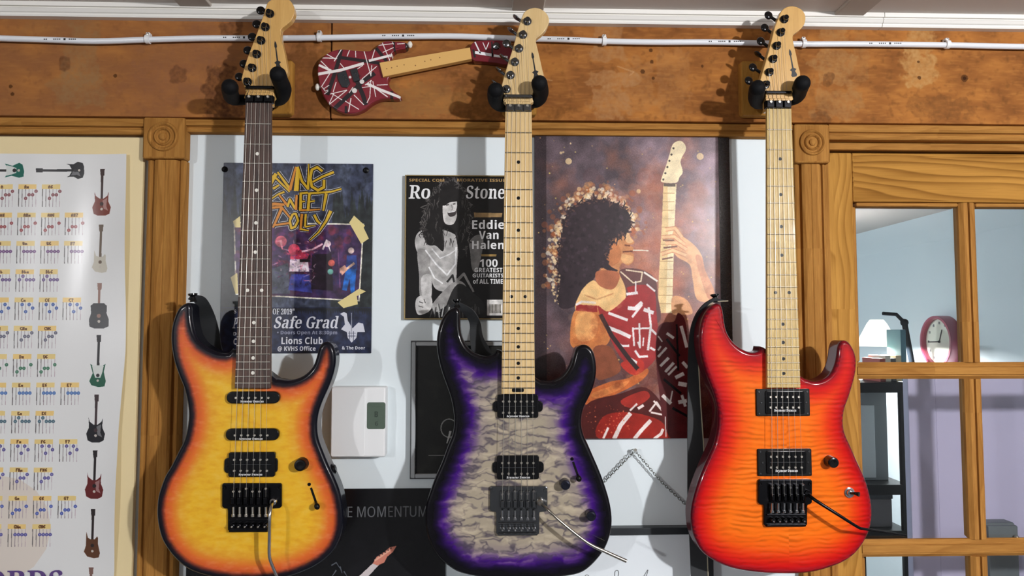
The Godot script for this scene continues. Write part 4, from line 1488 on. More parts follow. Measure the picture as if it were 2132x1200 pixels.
func art_print() -> void:
	var z := 0.011
	var r := wr(1113, 279, 1524, 914, z)
	var c := canvas(r, z, 1700.0, rgb(66, 52, 56))
	var n1 := noise(91, 1.0, 4)
	var n2 := noise(92, 1.0, 5)
	for y in c.h:
		for x in c.w:
			var u := float(x) / c.w
			var v := float(y) / c.h
			var a := n1.get_noise_2d(u * 2.6, v * 4.0)
			var b := n2.get_noise_2d(u * 4.0 + 9.0, v * 6.0)
			var g := n2.get_noise_2d(u * 130.0, v * 190.0)
			var col := rgb(78, 66, 72).lerp(rgb(168, 142, 152), clampf(0.12 + u * 0.6 + a * 0.7 - absf(v - 0.3) * 0.45, 0, 1))
			var warm := clampf(1.0 - absf(u - 0.62) * 2.2, 0, 1) * clampf(1.3 - absf(v - 0.45) * 2.6, 0, 1)
			col = col.lerp(rgb(198, 118, 84), clampf(warm * 0.75 + b * 0.6 - 0.08, 0, 0.85))
			col = col.lerp(rgb(88, 34, 26), clampf((v - 0.55) * 1.9, 0, 0.8) * clampf(0.8 + b, 0, 1))
			if u > 0.94:
				col = col.lerp(rgb(24, 18, 20), 0.92)
			if u < 0.06:
				col = col.lerp(rgb(40, 30, 34), 0.7)
			c.img.set_pixel(x, y, col.lightened(g * 0.12) if g > 0 else col.darkened(-g * 0.16))
	var A := func(a: Array) -> Array:
		var o := []
		for i in range(0, a.size(), 2):
			o.append_array([1100.0 + a[i] / 3.159, 260.0 + a[i + 1] / 3.159])
		return o
	var B := func(a: Array) -> Array:
		var o := []
		for i in range(0, a.size(), 2):
			o.append_array([1100.0 + a[i] / 3.333, 580.0 + a[i + 1] / 3.333])
		return o
	rng.seed = 21
	# sparks and soft lights
	for k in 150:
		var x := 60.0 + rng.randf() * 1180.0
		var y := 80.0 + rng.randf() * 1900.0
		var q: Array = A.call([x, y])
		c.disc(q[0], q[1], 0.5 + rng.randf() * 1.3, Color(0.95, 0.7 + rng.randf() * 0.2, 0.45, 0.35 + rng.randf() * 0.5))
	for k in [[725, 438, 15], [1130, 208, 24], [255, 1007, 14], [215, 185, 9], [230, 180, 7], [278, 123, 6], [265, 240, 22]]:
		var q: Array = A.call([k[0], k[1]])
		c.disc(q[0], q[1], k[2] / 3.159, Color(0.94, 0.82, 0.62, 0.75))
	# fire round the hair
	var arc := [150, 1050, 165, 900, 190, 760, 220, 640, 275, 540, 350, 475, 450, 450, 550, 475, 630, 540, 680, 620, 690, 690]
	for k in 420:
		var i := rng.randi() % 10
		var f := rng.randf()
		var x: float = lerp(float(arc[i * 2]), float(arc[i * 2 + 2]), f)
		var y: float = lerp(float(arc[i * 2 + 1]), float(arc[i * 2 + 3]), f)
		var sp := 46.0 if k < 220 else 24.0
		var q: Array = A.call([x + rng.randfn() * sp, y + rng.randfn() * sp * 0.9])
		var col: Color = [rgb(206, 120, 60), rgb(226, 160, 96), rgb(180, 92, 48)][k % 3] if k < 220 else [rgb(244, 226, 188), rgb(238, 204, 150), rgb(250, 240, 216)][k % 3]
		c.disc(q[0], q[1], (2.0 + rng.randf() * 5.0) if k < 220 else (1.5 + rng.randf() * 3.5), Color(col.r, col.g, col.b, 0.35 if k < 220 else 0.6))
	for k in 260:
		var x := 120.0 + rng.randf() * 1120.0
		var y := 330.0 + rng.randf() * 1500.0
		var q: Array = A.call([x, y])
		var near := clampf(1.0 - absf(x - 780.0) / 620.0, 0, 1)
		var col: Color = [rgb(226, 150, 110), rgb(190, 96, 66), rgb(206, 170, 170), rgb(120, 50, 40)][k % 4]
		c.disc(q[0], q[1], 6.0 + rng.randf() * 18.0, Color(col.r, col.g, col.b, 0.03 + 0.09 * near))
	# guitar neck held upright
	c.poly(A.call([888, 390, 975, 390, 962, 660, 952, 1000, 946, 1240, 850, 1240, 858, 1000, 878, 660]), rgb(228, 196, 140))
	c.poly(A.call([915, 390, 975, 390, 962, 660, 952, 1000, 946, 1240, 905, 1240, 912, 1000, 922, 660]), rgb(240, 220, 176))
	for k in 14:
		var yy := 450.0 + k * 56.0
		c.stroke(A.call([882 - k * 2.0, yy, 962 - k, yy]), 1.2, rgb(178, 138, 92))
	c.soft(A.call([940, 150, 960, 118, 1000, 105, 1030, 130, 1036, 165, 1010, 215, 1002, 250, 1016, 310, 995, 345, 972, 382, 880, 378, 878, 345, 905, 270, 930, 190]), rgb(238, 218, 178))
	for k in 6:
		var q: Array = A.call([955 - k * 13.5, 155 + k * 41.0])
		c.disc(q[0], q[1], 2.2, rgb(60, 48, 42))
	c.stroke(A.call([890, 395, 968, 398]), 6, rgb(96, 80, 66))
	# head in profile
	c.soft(A.call([615, 690, 655, 690, 672, 735, 696, 768, 690, 785, 664, 792, 690, 808, 688, 826, 676, 838, 694, 855, 690, 900, 655, 925, 615, 910, 600, 960, 640, 1010, 600, 1080, 480, 1080, 450, 990, 500, 900, 540, 780]), rgb(206, 140, 92))
	c.soft(A.call([640, 700, 658, 700, 672, 740, 692, 768, 660, 780, 640, 760]), rgb(232, 186, 136))
	c.soft(A.call([610, 850, 660, 858, 690, 870, 680, 905, 640, 915, 612, 890]), rgb(226, 172, 118))
	c.stroke(A.call([632, 792, 668, 796]), 3, rgb(120, 66, 44)); c.stroke(A.call([620, 836, 686, 832]), 2.6, rgb(110, 58, 42))
	c.soft(A.call([505, 830, 545, 780, 590, 790, 612, 850, 590, 910, 520, 930]), rgb(190, 120, 76))
	c.stroke(A.call([688, 826, 790, 828]), 3.2, rgb(240, 232, 214), 2.4)
	# hair mass
	c.soft(A.call([235, 640, 270, 560, 310, 528, 400, 504, 500, 494, 600, 530, 660, 580, 672, 650, 640, 700, 590, 730, 545, 770, 520, 830, 505, 880, 540, 930, 590, 960, 540, 965, 480, 940, 450, 985, 410, 1040, 350, 1100, 335, 1180, 205, 1200, 192, 1000, 200, 830, 220, 720]), rgb(52, 41, 46))
	for k in 200:
		var x := 205.0 + rng.randf() * 420.0
		var y := 530.0 + rng.randf() * 560.0
		if x > 235 + 1.2 * (1150 - y) or (x > 540 and y > 700):
			continue
		c.disc(A.call([x, y])[0], A.call([x, y])[1], 1.5 + rng.randf() * 3.0, Color(0.29, 0.23, 0.26, 0.5) if k % 2 else Color(0.15, 0.12, 0.14, 0.5))
	for k in 60:
		var y := 700.0 + rng.randf() * 480.0
		var q: Array = A.call([185 + rng.randfn() * 12.0, y])
		c.disc(q[0], q[1], 1.0 + rng.randf() * 2.0, Color(0.93, 0.82, 0.62, 0.7))
	var edge := [215, 1180, 196, 1000, 202, 840, 222, 720, 240, 640, 275, 562, 330, 522, 410, 500, 500, 492, 595, 528, 656, 580, 676, 650, 640, 704, 592, 736, 548, 776, 522, 836, 508, 900]
	for k in 260:
		var i := rng.randi() % 16
		var f := rng.randf()
		var x: float = lerp(float(edge[i * 2]), float(edge[i * 2 + 2]), f)
		var y: float = lerp(float(edge[i * 2 + 1]), float(edge[i * 2 + 3]), f)
		var dx := rng.randfn() * 14.0
		var dy := rng.randfn() * 14.0
		c.stroke(A.call([x, y, x + dx, y + dy, x + dx * 0.4 + rng.randfn() * 10.0, y + dy * 1.6]), 3.2, rgb(50, 39, 44) if k % 4 else rgb(92, 66, 60), 1.0)
	# hand and forearm on the neck
	c.soft(A.call([960, 690, 1010, 730, 1090, 790, 1140, 860, 1165, 960, 1225, 1100, 1215, 1160, 1110, 1150, 1080, 1010, 1060, 920, 980, 870, 940, 800]), rgb(226, 168, 118))
	c.soft(A.call([1100, 880, 1140, 870, 1165, 960, 1225, 1100, 1180, 1140]), rgb(196, 128, 86))
	for k in [[900, 690, 965, 680, 1010, 740], [880, 740, 960, 735, 1030, 790], [900, 780, 970, 775, 1040, 820], [875, 850, 950, 825, 1040, 860]]:
		c.stroke(A.call(k), 9, rgb(198, 128, 88)); c.stroke(A.call(k), 6, rgb(238, 190, 140))
	c.stroke(A.call([885, 760, 960, 760]), 3, rgb(112, 66, 50)); c.stroke(A.call([890, 810, 980, 800]), 3.5, rgb(112, 66, 50)); c.stroke(A.call([880, 885, 950, 872]), 3, rgb(112, 66, 50))
	# shoulders and chest
	c.soft(A.call([340, 1110, 420, 1025, 480, 1060, 560, 1080, 620, 990, 660, 1060, 660, 1240, 330, 1240]), rgb(232, 186, 126))
	c.soft(A.call([460, 960, 590, 970, 585, 1050, 540, 1085, 470, 1060, 440, 1010]), rgb(176, 104, 72))
	c.stroke(A.call([370, 1120, 450, 1150, 560, 1110]), 3, rgb(190, 130, 84))
	# jacket lapels and far arm
	c.soft(A.call([600, 960, 730, 950, 830, 1010, 850, 1120, 860, 1300, 660, 1300, 640, 1080]), rgb(104, 66, 64))
	c.stroke(A.call([605, 965, 690, 1040, 740, 1030, 750, 970, 640, 955]), 3, rgb(226, 206, 176))
	c.stroke(A.call([760, 970, 850, 1030]), 4, rgb(236, 226, 214))
	c.soft(A.call([950, 1130, 1040, 1150, 1080, 1240, 1000, 1250, 946, 1240]), rgb(216, 156, 108))
	# near arm
	c.soft(B.call([300, 290, 330, 220, 420, 200, 500, 230, 560, 340, 560, 440, 480, 500, 400, 520, 300, 470, 290, 380]), rgb(206, 126, 70))
	c.soft(B.call([330, 270, 400, 230, 470, 260, 480, 360, 430, 430, 340, 420]), rgb(226, 158, 96))
	c.soft(B.call([450, 490, 560, 470, 620, 560, 640, 640, 560, 690, 470, 690]), rgb(140, 78, 52))
	c.soft(B.call([410, 790, 560, 720, 700, 690, 800, 620, 835, 650, 770, 720, 640, 790, 500, 850, 400, 880]), rgb(198, 104, 52))
	c.soft(B.call([440, 800, 600, 740, 700, 710, 640, 770, 480, 830]), rgb(222, 132, 72))
	# red and white overalls
	c.soft(B.call([480, 195, 560, 230, 690, 120, 690, 60, 860, 60, 890, 250, 900, 520, 770, 650, 650, 560, 560, 400]), rgb(158, 46, 46))
	c.poly(B.call([330, 180, 480, 190, 480, 235, 330, 225]), rgb(150, 44, 42))
	c.stroke(B.call([330, 185, 370, 162, 470, 170]), 5, rgb(232, 218, 214))
	c.soft(B.call([640, 590, 780, 560, 800, 640, 720, 670]), rgb(186, 52, 40))
	for k in [[[555, 240, 690, 290], 6], [[540, 335, 640, 375, 710, 408], 8], [[590, 425, 650, 470, 700, 468], 5], [[690, 205, 740, 210, 790, 165], 8], [[800, 215, 870, 240], 8], [[720, 270, 790, 180], 5], [[725, 340, 735, 470], 4], [[730, 350, 840, 345], 4], [[770, 310, 775, 480, 760, 440], 4], [[835, 200, 850, 330, 830, 500], 5], [[740, 500, 770, 545, 830, 540], 5], [[690, 545, 740, 610, 750, 580, 690, 545], 4], [[800, 410, 795, 470], 3], [[850, 350, 890, 390], 5], [[845, 480, 880, 500], 5], [[680, 110, 760, 100], 6], [[745, 20, 745, 110], 3], [[820, 40, 880, 90], 4]]:
		c.stroke(B.call(k[0]), k[1], rgb(232, 222, 220))
	c.stroke(B.call([500, 250, 580, 400, 700, 560, 760, 630]), 9, rgb(52, 34, 34))
	# lower part: dark red cloth with broad stripes
	c.soft(B.call([400, 880, 640, 800, 820, 760, 960, 930, 980, 1120, 390, 1120]), rgb(78, 26, 22))
	c.soft(B.call([520, 960, 700, 930, 900, 980, 970, 1060, 972, 1120, 500, 1120]), rgb(150, 36, 26))
	c.soft(B.call([640, 850, 800, 780, 840, 830, 720, 900]), rgb(160, 44, 34))
	for k in [[[710, 935, 640, 1020, 595, 1116], 9], [[850, 985, 780, 1060, 735, 1116], 8], [[935, 1045, 920, 1080, 870, 1116], 6], [[555, 1035, 535, 1080, 520, 1112], 5], [[705, 918, 755, 870], 4], [[760, 905, 800, 880], 6], [[840, 925, 890, 860, 950, 950, 850, 930], 4], [[870, 850, 930, 920], 4]]:
		c.stroke(B.call(k[0]), k[1], rgb(238, 220, 214))
	# striped guitar body and head near the right edge
	c.soft(B.call([890, 380, 930, 310, 1010, 300, 1040, 240, 1090, 300, 1110, 500, 1130, 800, 1120, 1110, 990, 1110, 930, 960, 910, 800, 890, 620]), rgb(84, 26, 28))
	for k in [[[1060, 330, 1080, 400, 1100, 480], 7], [[960, 380, 1010, 415], 6], [[900, 545, 960, 480], 5], [[915, 610, 975, 550], 6], [[950, 650, 1010, 585], 6], [[970, 670, 1030, 610], 5], [[1020, 690, 1080, 660], 8], [[1040, 730, 1100, 740], 9], [[1070, 580, 1105, 620], 7], [[930, 810, 990, 870], 8], [[1000, 780, 985, 860], 3], [[1040, 860, 1100, 850], 8], [[1065, 810, 1090, 890], 6], [[950, 960, 955, 1100], 2], [[900, 400, 930, 440], 3], [[920, 470, 900, 500], 4]]:
		c.stroke(B.call(k[0]), k[1], rgb(206, 196, 190))
	for k in [[[960, 420, 1050, 540], 5], [[940, 700, 1060, 800], 5], [[1000, 900, 1110, 960], 5], [[1030, 320, 1040, 640], 4]]:
		c.stroke(B.call(k[0]), k[1], rgb(20, 14, 16))
	for k in 60:
		var q: Array = B.call([400.0 + rng.randf() * 300.0, 880.0 + rng.randf() * 200.0])
		c.disc(q[0], q[1], 0.6 + rng.randf() * 1.2, Color(0.9, 0.45, 0.3, 0.7))
	# modelling of the printed skin and hair
	for k in 170:
		var u := rng.randf()
		var q: Array = B.call([310.0 + u * 240.0 + rng.randfn() * 14.0, 230.0 + rng.randf() * 240.0])
		var col := rgb(240, 184, 120) if q[0] < 1232 and q[1] < 700 else rgb(150, 76, 44)
		if u < 0.85:
			c.disc(q[0], q[1], 3.0 + rng.randf() * 6.0, Color(col.r, col.g, col.b, 0.09))
	for k in 60:
		var q: Array = A.call([360.0 + rng.randf() * 260.0, 1090.0 + rng.randf() * 120.0])
		c.disc(q[0], q[1], 3.0 + rng.randf() * 6.0, Color(0.98, 0.84, 0.6, 0.1))
	for k in 70:
		var u := rng.randf()
		var q: Array = A.call([980.0 + u * 220.0, 740.0 + u * 360.0 + rng.randfn() * 34.0])
		var col := rgb(250, 212, 168) if k % 2 == 0 else rgb(190, 116, 78)
		c.disc(q[0], q[1], 2.0 + rng.randf() * 4.5, Color(col.r, col.g, col.b, 0.12))
	for k in 60:
		var u := rng.randf()
		var q: Array = B.call([430.0 + u * 370.0, 830.0 - u * 170.0 + rng.randfn() * 16.0])
		var col := rgb(236, 150, 84) if k % 2 == 0 else rgb(120, 52, 28)
		c.disc(q[0], q[1], 2.0 + rng.randf() * 5.0, Color(col.r, col.g, col.b, 0.12))
	c.soften(2.0)
	c.mottle(77, 0.14, 0.2)
	sheet("art_print", "large warm toned print of a guitarist in profile with red striped overalls", "picture", r, 0.001, z, tex_mat("art", c.img, 0.24), "panel")

# ------------------------------------------------------------------ cable conduit
func conduit() -> void:
	var z := BEAM_Z + 0.009
	var t := thing("conduit", "thin white plastic pipe clipped along the brown wooden beam", "pipe", P(0, 82, z))
	var pl := [[-1100, 70], [-500, 76], [-60, 79], [0, 80], [100, 83], [200, 86], [300, 83], [420, 80], [560, 80], [665, 79], [760, 77], [860, 76], [960, 76], [1060, 80], [1160, 82], [1258, 86], [1360, 88], [1480, 88], [1580, 90], [1672, 92], [1800, 92], [1972, 94], [2060, 96], [2200, 98], [2700, 102], [3200, 108]]
	var a := []
	for q in pl:
		a.append([q[0], q[1], z])
	var m := mb()
	m.tube(path3(a, 4), 0.0053, 12)
	put(m, "pipe", mat("pipe", rgb(224, 226, 230), 0.28), t)
	for q in [[308, 82], [665, 78], [1258, 86], [1673, 91], [1972, 93]]:
		var p := P(q[0], q[1], z)
		m = mb()
		m.lathe(p - Vector3(0.0035, 0, 0), [[0.0, 0.0], [0.0078, 0.0], [0.0078, 0.007], [0.0, 0.007]], 14, Vector3(1, 0, 0))
		m.box(p + Vector3(-0.0035, 0.004, -0.009), p + Vector3(0.0035, 0.0125, 0.002), 0.001)
		var cl := put(m, "clip", mats["white_plastic"], t)
		m = mb()
		m.lathe(p + Vector3(0, 0.0095, 0.0015), [[0.0, 0.0], [0.0025, 0.0], [0.002, 0.001], [0.0, 0.0014]], 10)
		put(m, "nail", mats["silver"], cl)
	# dark maker's marks printed along the pipe
	rng.seed = 31
	for q in [[138, 84], [510, 80.2], [840, 76.5], [1183, 83], [1517, 88.5], [1850, 92.5]]:
		for k in 11:
			var dx: float = [-42, -38, -22, -18, -14, -10, 0, 10, 14, 18, 22][k]
			var p := P(q[0] + dx, q[1], z)
			m = mb()
			var s := 0.0017 if k == 6 else 0.0009
			m.box(p + Vector3(-s, -s, 0.0046), p + Vector3(s, s, 0.0056))
			put(m, "mark", mats["print_black"], t)

# ------------------------------------------------------------------ guitars
const ZB := 0.115     # front of the bodies
const TH := 0.044

func burst_img(out: PackedVector2Array, r: Rect2, kind: int) -> Image:
	var w := 420
	var h := int(w * r.size.y / r.size.x)
	var img := Image.create(w, h, false, Image.FORMAT_RGB8)
	var gw := 56
	var gh := int(gw * r.size.y / r.size.x) + 1
	var grid := PackedFloat32Array()
	for y in gh + 1:
		for x in gw + 1:
			var p := Vector2(r.position.x + r.size.x * x / gw, r.position.y - r.size.y * y / gh)
			var d := 1e9
			for i in range(0, out.size(), 2):
				var q := Geometry2D.get_closest_point_to_segment(p, out[i], out[(i + 2) % out.size()])
				d = min(d, q.distance_squared_to(p))
			d = sqrt(d)
			if not Geometry2D.is_point_in_polygon(p, out):
				d = -d
			grid.append(d * 1000.0)
	var n1 := noise(100 + kind, 1.0, 3)
	var n2 := noise(200 + kind, 1.0, 4)
	var st := []
	if kind == 0:
		st = [[4.0, rgb(12, 12, 22)], [8.0, rgb(26, 18, 26)], [12.0, rgb(120, 50, 34)], [16.0, rgb(200, 84, 40)], [24.0, rgb(216, 106, 44)], [38.0, rgb(222, 158, 46)], [54.0, rgb(228, 176, 44)]]
	elif kind == 1:
		st = [[11.0, rgb(8, 6, 12)], [18.0, rgb(20, 8, 42)], [29.0, rgb(54, 12, 108)], [37.0, rgb(92, 66, 116)], [47.0, rgb(138, 126, 122)], [64.0, rgb(158, 147, 128)]]
	else:
		st = [[1.0, rgb(84, 4, 20)], [5.0, rgb(140, 6, 20)], [13.0, rgb(190, 14, 12)], [26.0, rgb(212, 46, 12)], [42.0, rgb(228, 86, 14)], [64.0, rgb(236, 108, 18)]]
	for y in h:
		for x in w:
			var gx := float(x) / w * gw
			var gy := float(y) / h * gh
			var ix := int(gx)
			var iy := int(gy)
			var fx := gx - ix
			var fy := gy - iy
			var k := iy * (gw + 1) + ix
			var d: float = lerp(lerp(grid[k], grid[k + 1], fx), lerp(grid[k + gw + 1], grid[k + gw + 2], fx), fy)
			# position in centimetres
			var mx := float(x) / w * r.size.x * 100.0
			var my := float(y) / h * r.size.y * 100.0
			var c: Color
			if kind == 0:
				var q := 0.6 * n1.get_noise_2d(mx * 0.3, my * 0.62) + 0.5 * n2.get_noise_2d(mx * 0.42, my * 1.0)
				c = mixc(st, d + q * 1.6)
				if d > 12.0:
					c = c.lightened(q * 0.2) if q > 0 else c.lerp(rgb(206, 132, 30), clampf(-q * 0.55, 0, 0.4))
			elif kind == 1:
				var wx := mx + 1.5 * n1.get_noise_2d(mx * 0.3, my * 0.3)
				var wy2 := my + 0.6 * n1.get_noise_2d(mx * 0.25 + 9.0, my * 0.2)
				var q := n2.get_noise_2d(wx * 0.17, wy2 * 0.5)
				var ridge := 1.0 - absf(n1.get_noise_2d(wx * 0.16 + 50.0, wy2 * 0.42)) * 3.4
				c = mixc(st, d + q * 6.0)
				if d > 18.0:
					var f := clampf((d - 18.0) / 22.0, 0, 1)
					c = c.lerp(rgb(62, 56, 70), clampf(ridge * 0.85 - 0.2 - q * 0.4, 0, 0.74) * f)
					c = c.lerp(rgb(206, 190, 164), clampf(q * 0.9, 0, 0.5) * f)
			else:
				var side := 1.0 if float(x) / w > 0.53 else -1.0
				var wy := my + 0.25 * n1.get_noise_2d(mx * 0.2, my * 0.2) + side * mx * 0.04
				var q := 0.55 * sin(wy * 7.4 + 4.0 * n1.get_noise_2d(mx * 0.1 + side * 30.0, my * 0.22)) * (0.6 + n1.get_noise_2d(mx * 0.2, my * 0.2 + 60.0)) + 0.5 * n2.get_noise_2d(mx * 0.07 + side * 30.0, wy * 1.3)
				c = mixc(st, d + q * 3.0)
				if d > 6.0:
					c = c.darkened(clampf(q * 0.26, 0, 0.18)) if q > 0 else c.lightened(clampf(-q * 0.12, 0, 0.1))
			img.set_pixel(x, y, c)
	return img

func fret_frac(n: int) -> float:
	return 1.0 - pow(2.0, -n / 12.0)

func tuner(t: Node, post: Array, knob: Array, z: float, chrome: bool, edge_on: bool) -> void:
	var mm: Material = mats["dark_chrome"] if chrome else mats["black_gloss"]
	var p := P(post[0], post[1], z)
	var m := mb()
	m.lathe(p, [[0.0, -0.001], [0.0072, 0.0], [0.0072, 0.0018], [0.006, 0.0028], [0.0044, 0.003], [0.0042, 0.011], [0.0034, 0.012], [0.0, 0.012]], 18)
	var o := put(m, "tuner", mm, t)
	var kz := z - 0.017
	var k := P(knob[0], knob[1], kz)
	var b := Vector3(p.x, p.y, kz)
	var d := (k - b).normalized()
	m = mb()
	m.tube([b, b + d * 0.6 * b.distance_to(k), k], [0.0032, 0.0026, 0.0026], 8)
	m.box(b - Vector3(0.008, 0.007, 0.005), b + Vector3(0.008, 0.007, 0.004), 0.002)
	put(m, "shaft", mm, o)
	m = mb()
	if edge_on:
		m.ball(k, 0.0078, 14, 0.3, Vector3(-d.y, d.x, 0.0))
	else:
		m.ball(k, 0.0078, 14, 0.42, Vector3(0.15, 0.1, 1))
	put(m, "button", mm, o)

func screw(m: MB, p: Vector3, r: float, h: float) -> void:
	m.lathe(p, [[r, 0.0], [r, h * 0.6], [r * 0.75, h], [r * 0.4, h], [r * 0.35, h * 0.5], [0.0, h * 0.5]], 12)

func pole_row(parent: Node, xs: Array, y: float, z: float) -> void:
	for x in xs:
		var m := mb()
		screw(m, P(x, y, z), 0.0021, 0.0012)
		put(m, "pole_piece", mats["silver"], parent)

func humbucker(t: Node, x0: float, y0: float, x1: float, y1: float, rows: Array, xs: Array, ring: Array, ears: Array, txt: Array) -> void:
	var z := ZB + 0.006
	var m := mb()
	var r := wr(x0, y0, x1, y1, z)
	m.prism(rrect(r.position.x, r.position.y - r.size.y, r.end.x, r.position.y, 0.0035), ZB - 0.002, z, 0.0015, 0.0)
	# split between the two coils
	var o := put(m, "pickup", mats["black_gloss"], t)
	m = mb()
	m.box(Vector3(r.position.x + 0.006, r.position.y - r.size.y * 0.5 - 0.0004, z - 0.0005), Vector3(r.end.x - 0.006, r.position.y - r.size.y * 0.5 + 0.0004, z + 0.0003))
	put(m, "coil_seam", mat("seam", rgb(40, 42, 46), 0.4), o)
	if ears.size() > 0:
		m = mb()
		var e := wr(ears[0], ears[1], ears[2], ears[3], ZB)
		m.prism(rrect(e.position.x, e.position.y - e.size.y, e.end.x, e.position.y, 0.006), ZB - 0.002, ZB + 0.003, 0.001, 0.0)
		for q in [e.position.x + 0.0045, e.end.x - 0.0045]:
			screw(m, Vector3(q, e.position.y - e.size.y * 0.5, ZB + 0.003), 0.002, 0.001)
		put(m, "mounting_ear", mats["black_gloss"], o)
	if ring.size() > 0:
		m = mb()
		var e := wr(ring[0], ring[1], ring[2], ring[3], ZB + 0.003)
		m.prism(rrect(e.position.x, e.position.y - e.size.y, e.end.x, e.position.y, 0.002), ZB - 0.002, ZB + 0.0035, 0.0012, 0.0)
		put(m, "mounting_ring", mats["black"], o)
		for a in [0.05, 0.95]:
			for b in [0.1, 0.5, 0.9]:
				m = mb()
				screw(m, Vector3(e.position.x + e.size.x * (a if b != 0.5 else (a + (0.04 if a < 0.5 else -0.02))), e.position.y - e.size.y * b, ZB + 0.0035), 0.0018, 0.001)
				put(m, "screw", mats["dark_chrome"], o)
	for y in rows:
		pole_row(o, xs, y, z)
	letters(o, "Seymour Duncan", txt[0], txt[1], txt[2], txt[3], z + 0.0002, mats["print_white"], true, 0.1)

func single_coil(t: Node, x0: float, y0: float, x1: float, y1: float, xs: Array, y: float, txt: Array) -> void:
	var z := ZB + 0.007
	var r := wr(x0, y0, x1, y1, z)
	var m := mb()
	m.prism(rrect(r.position.x, r.position.y - r.size.y, r.end.x, r.position.y, r.size.y * 0.48, 8), ZB - 0.002, z, 0.002, 0.0)
	var o := put(m, "pickup", mats["black_gloss"], t)
	pole_row(o, xs, y, z)
	letters(o, "Seymour Duncan", txt[0], txt[1], txt[2], txt[3], z + 0.0002, mats["print_white"], true, 0.1)

func knob(t: Node, x: float, y: float, r: float, mm: Material) -> void:
	var p := P(x, y, ZB + 0.016)
	p.z = ZB
	var q := P(x, y, ZB + 0.016)
	var m := mb()
	m.lathe(Vector3(q.x, q.y, ZB), [[0.0, 0.0], [r * 1.02, 0.0], [r, 0.002], [r * 0.92, 0.0145], [r * 0.84, 0.0165], [r * 0.6, 0.017], [0.0, 0.0165]], 26)
	var o := put(m, "control_knob", mm, t)
	for k in 18:
		m = mb()
		var a := TAU * k / 18
		var d := Vector3(cos(a), sin(a), 0)
		m.tube([Vector3(q.x, q.y, ZB + 0.003) + d * r * 0.99, Vector3(q.x, q.y, ZB + 0.0135) + d * r * 0.925], r * 0.07, 5)
		if k == 0:
			put(m, "grip_rib", mm, o)

func lock_bridge(t: Node, x0: float, y0: float, x1: float, y1: float, lx0: float, lx1: float, ly: float, xs: Array, mm: Material, ms: Material) -> void:
	var z := ZB + 0.005
	var m := mb()
	var o2 := PackedVector2Array()
	for q in [[x0, y0 + 3], [x0 + 3, y0], [x1 - 3, y0], [x1, y0 + 3], [x1, y1 - 4], [x1 - 4, y1], [lx1 + 1, y1 + 1], [lx1, y1 + 5], [lx1, ly - 5], [lx1 - 5, ly], [lx0 + 5, ly], [lx0, ly - 5], [lx0, y1 + 5], [lx0 - 1, y1 + 1], [x0 + 4, y1], [x0, y1 - 4]]:
		o2.append(P2(q[0], q[1], z))
	m.prism(o2, ZB + 0.0005, z, 0.0012, 0.0, 2, false)
	var b := put(m, "bridge", mm, t)
	# pivot studs
	for x in [x0 + 5, x1 - 5]:
		m = mb()
		screw(m, P(x, y0 + 9, z) - Vector3(0, 0, 0.004), 0.0035, 0.0055)
		put(m, "pivot_stud", mm, b)
	var dx: float = (xs[5] - xs[0]) / 5.0
	for i in 6:
		var x: float = xs[i]
		# saddle: block sloping up towards the string clamp
		m = mb()
		var a := P(x - dx * 0.42, y0 + 10, z + 0.004)
		var c := P(x + dx * 0.42, y1 - 6, z + 0.004)
		m.box(Vector3(a.x, c.y, z - 0.0005), Vector3(c.x, a.y, z + 0.006), 0.0012)
		m.box(Vector3(a.x + 0.0012, c.y + 0.002, z + 0.005), Vector3(c.x - 0.0012, c.y + 0.014, z + 0.0095), 0.0015)
		var s := put(m, "saddle", mm, b)
		m = mb()
		screw(m, P(x, y0 + (17 if i % 3 != 2 else 11), z + 0.006), 0.0021, 0.0014)
		put(m, "intonation_screw", ms, s)
		# string lock screw: a bar lying toward the tail
		m = mb()
		var p0 := P(x, y1 - 3, z + 0.0085)
		var p1 := P(x, y1 + 12, z + 0.0085)
		m.tube([p0, p1], 0.0019, 8)
		m.tube([p1, p1 + (p1 - p0).normalized() * 0.004], 0.003, 10)
		put(m, "lock_screw", ms, s)
		# fine tuner at the tail
		m = mb()
		var f := P(x, ly - 15, z + 0.004)
		m.lathe(f, [[0.0, -0.004], [0.0038, -0.004], [0.0042, 0.004], [0.0038, 0.0065], [0.0026, 0.0072], [0.0, 0.0068]], 14)
		put(m, "fine_tuner", mm, b)
		m = mb()
		screw(m, f + Vector3(0, -0.001, 0.007), 0.0015, 0.0008)
		put(m, "tuner_slot", ms, b)
	m = mb()
	var e0 := P(lx0 + 4, ly - 24, z)
	var e1 := P(lx1 - 4, ly - 2, z)
	m.box(Vector3(e0.x, e1.y, z - 0.001), Vector3(e1.x, e1.y + 0.004, z + 0.004), 0.001)
	m.box(Vector3(e0.x, e0.y, z - 0.001), Vector3(e1.x, e0.y + 0.003, z + 0.0035), 0.001)
	put(m, "tail_bar", mm, b)

func strap(t: Node, L: Array, R: Array, edge: bool) -> void:
	var a := path3(L, 6)
	var b := path3(R, 6)
	var m := mb()
	m.ribbon(a, b, 0.0025)
	var s := put(m, "strap", mat("strap", rgb(38, 40, 42), 0.6), t)
	if edge:
		m = mb()
		var c := []
		for p in b:
			c.append(p + Vector3(0.0, 0, 0.0005))
		m.tube(c, 0.0011, 6)
		put(m, "strap_edge", mat("strap_edge", rgb(168, 158, 134), 0.6), s)

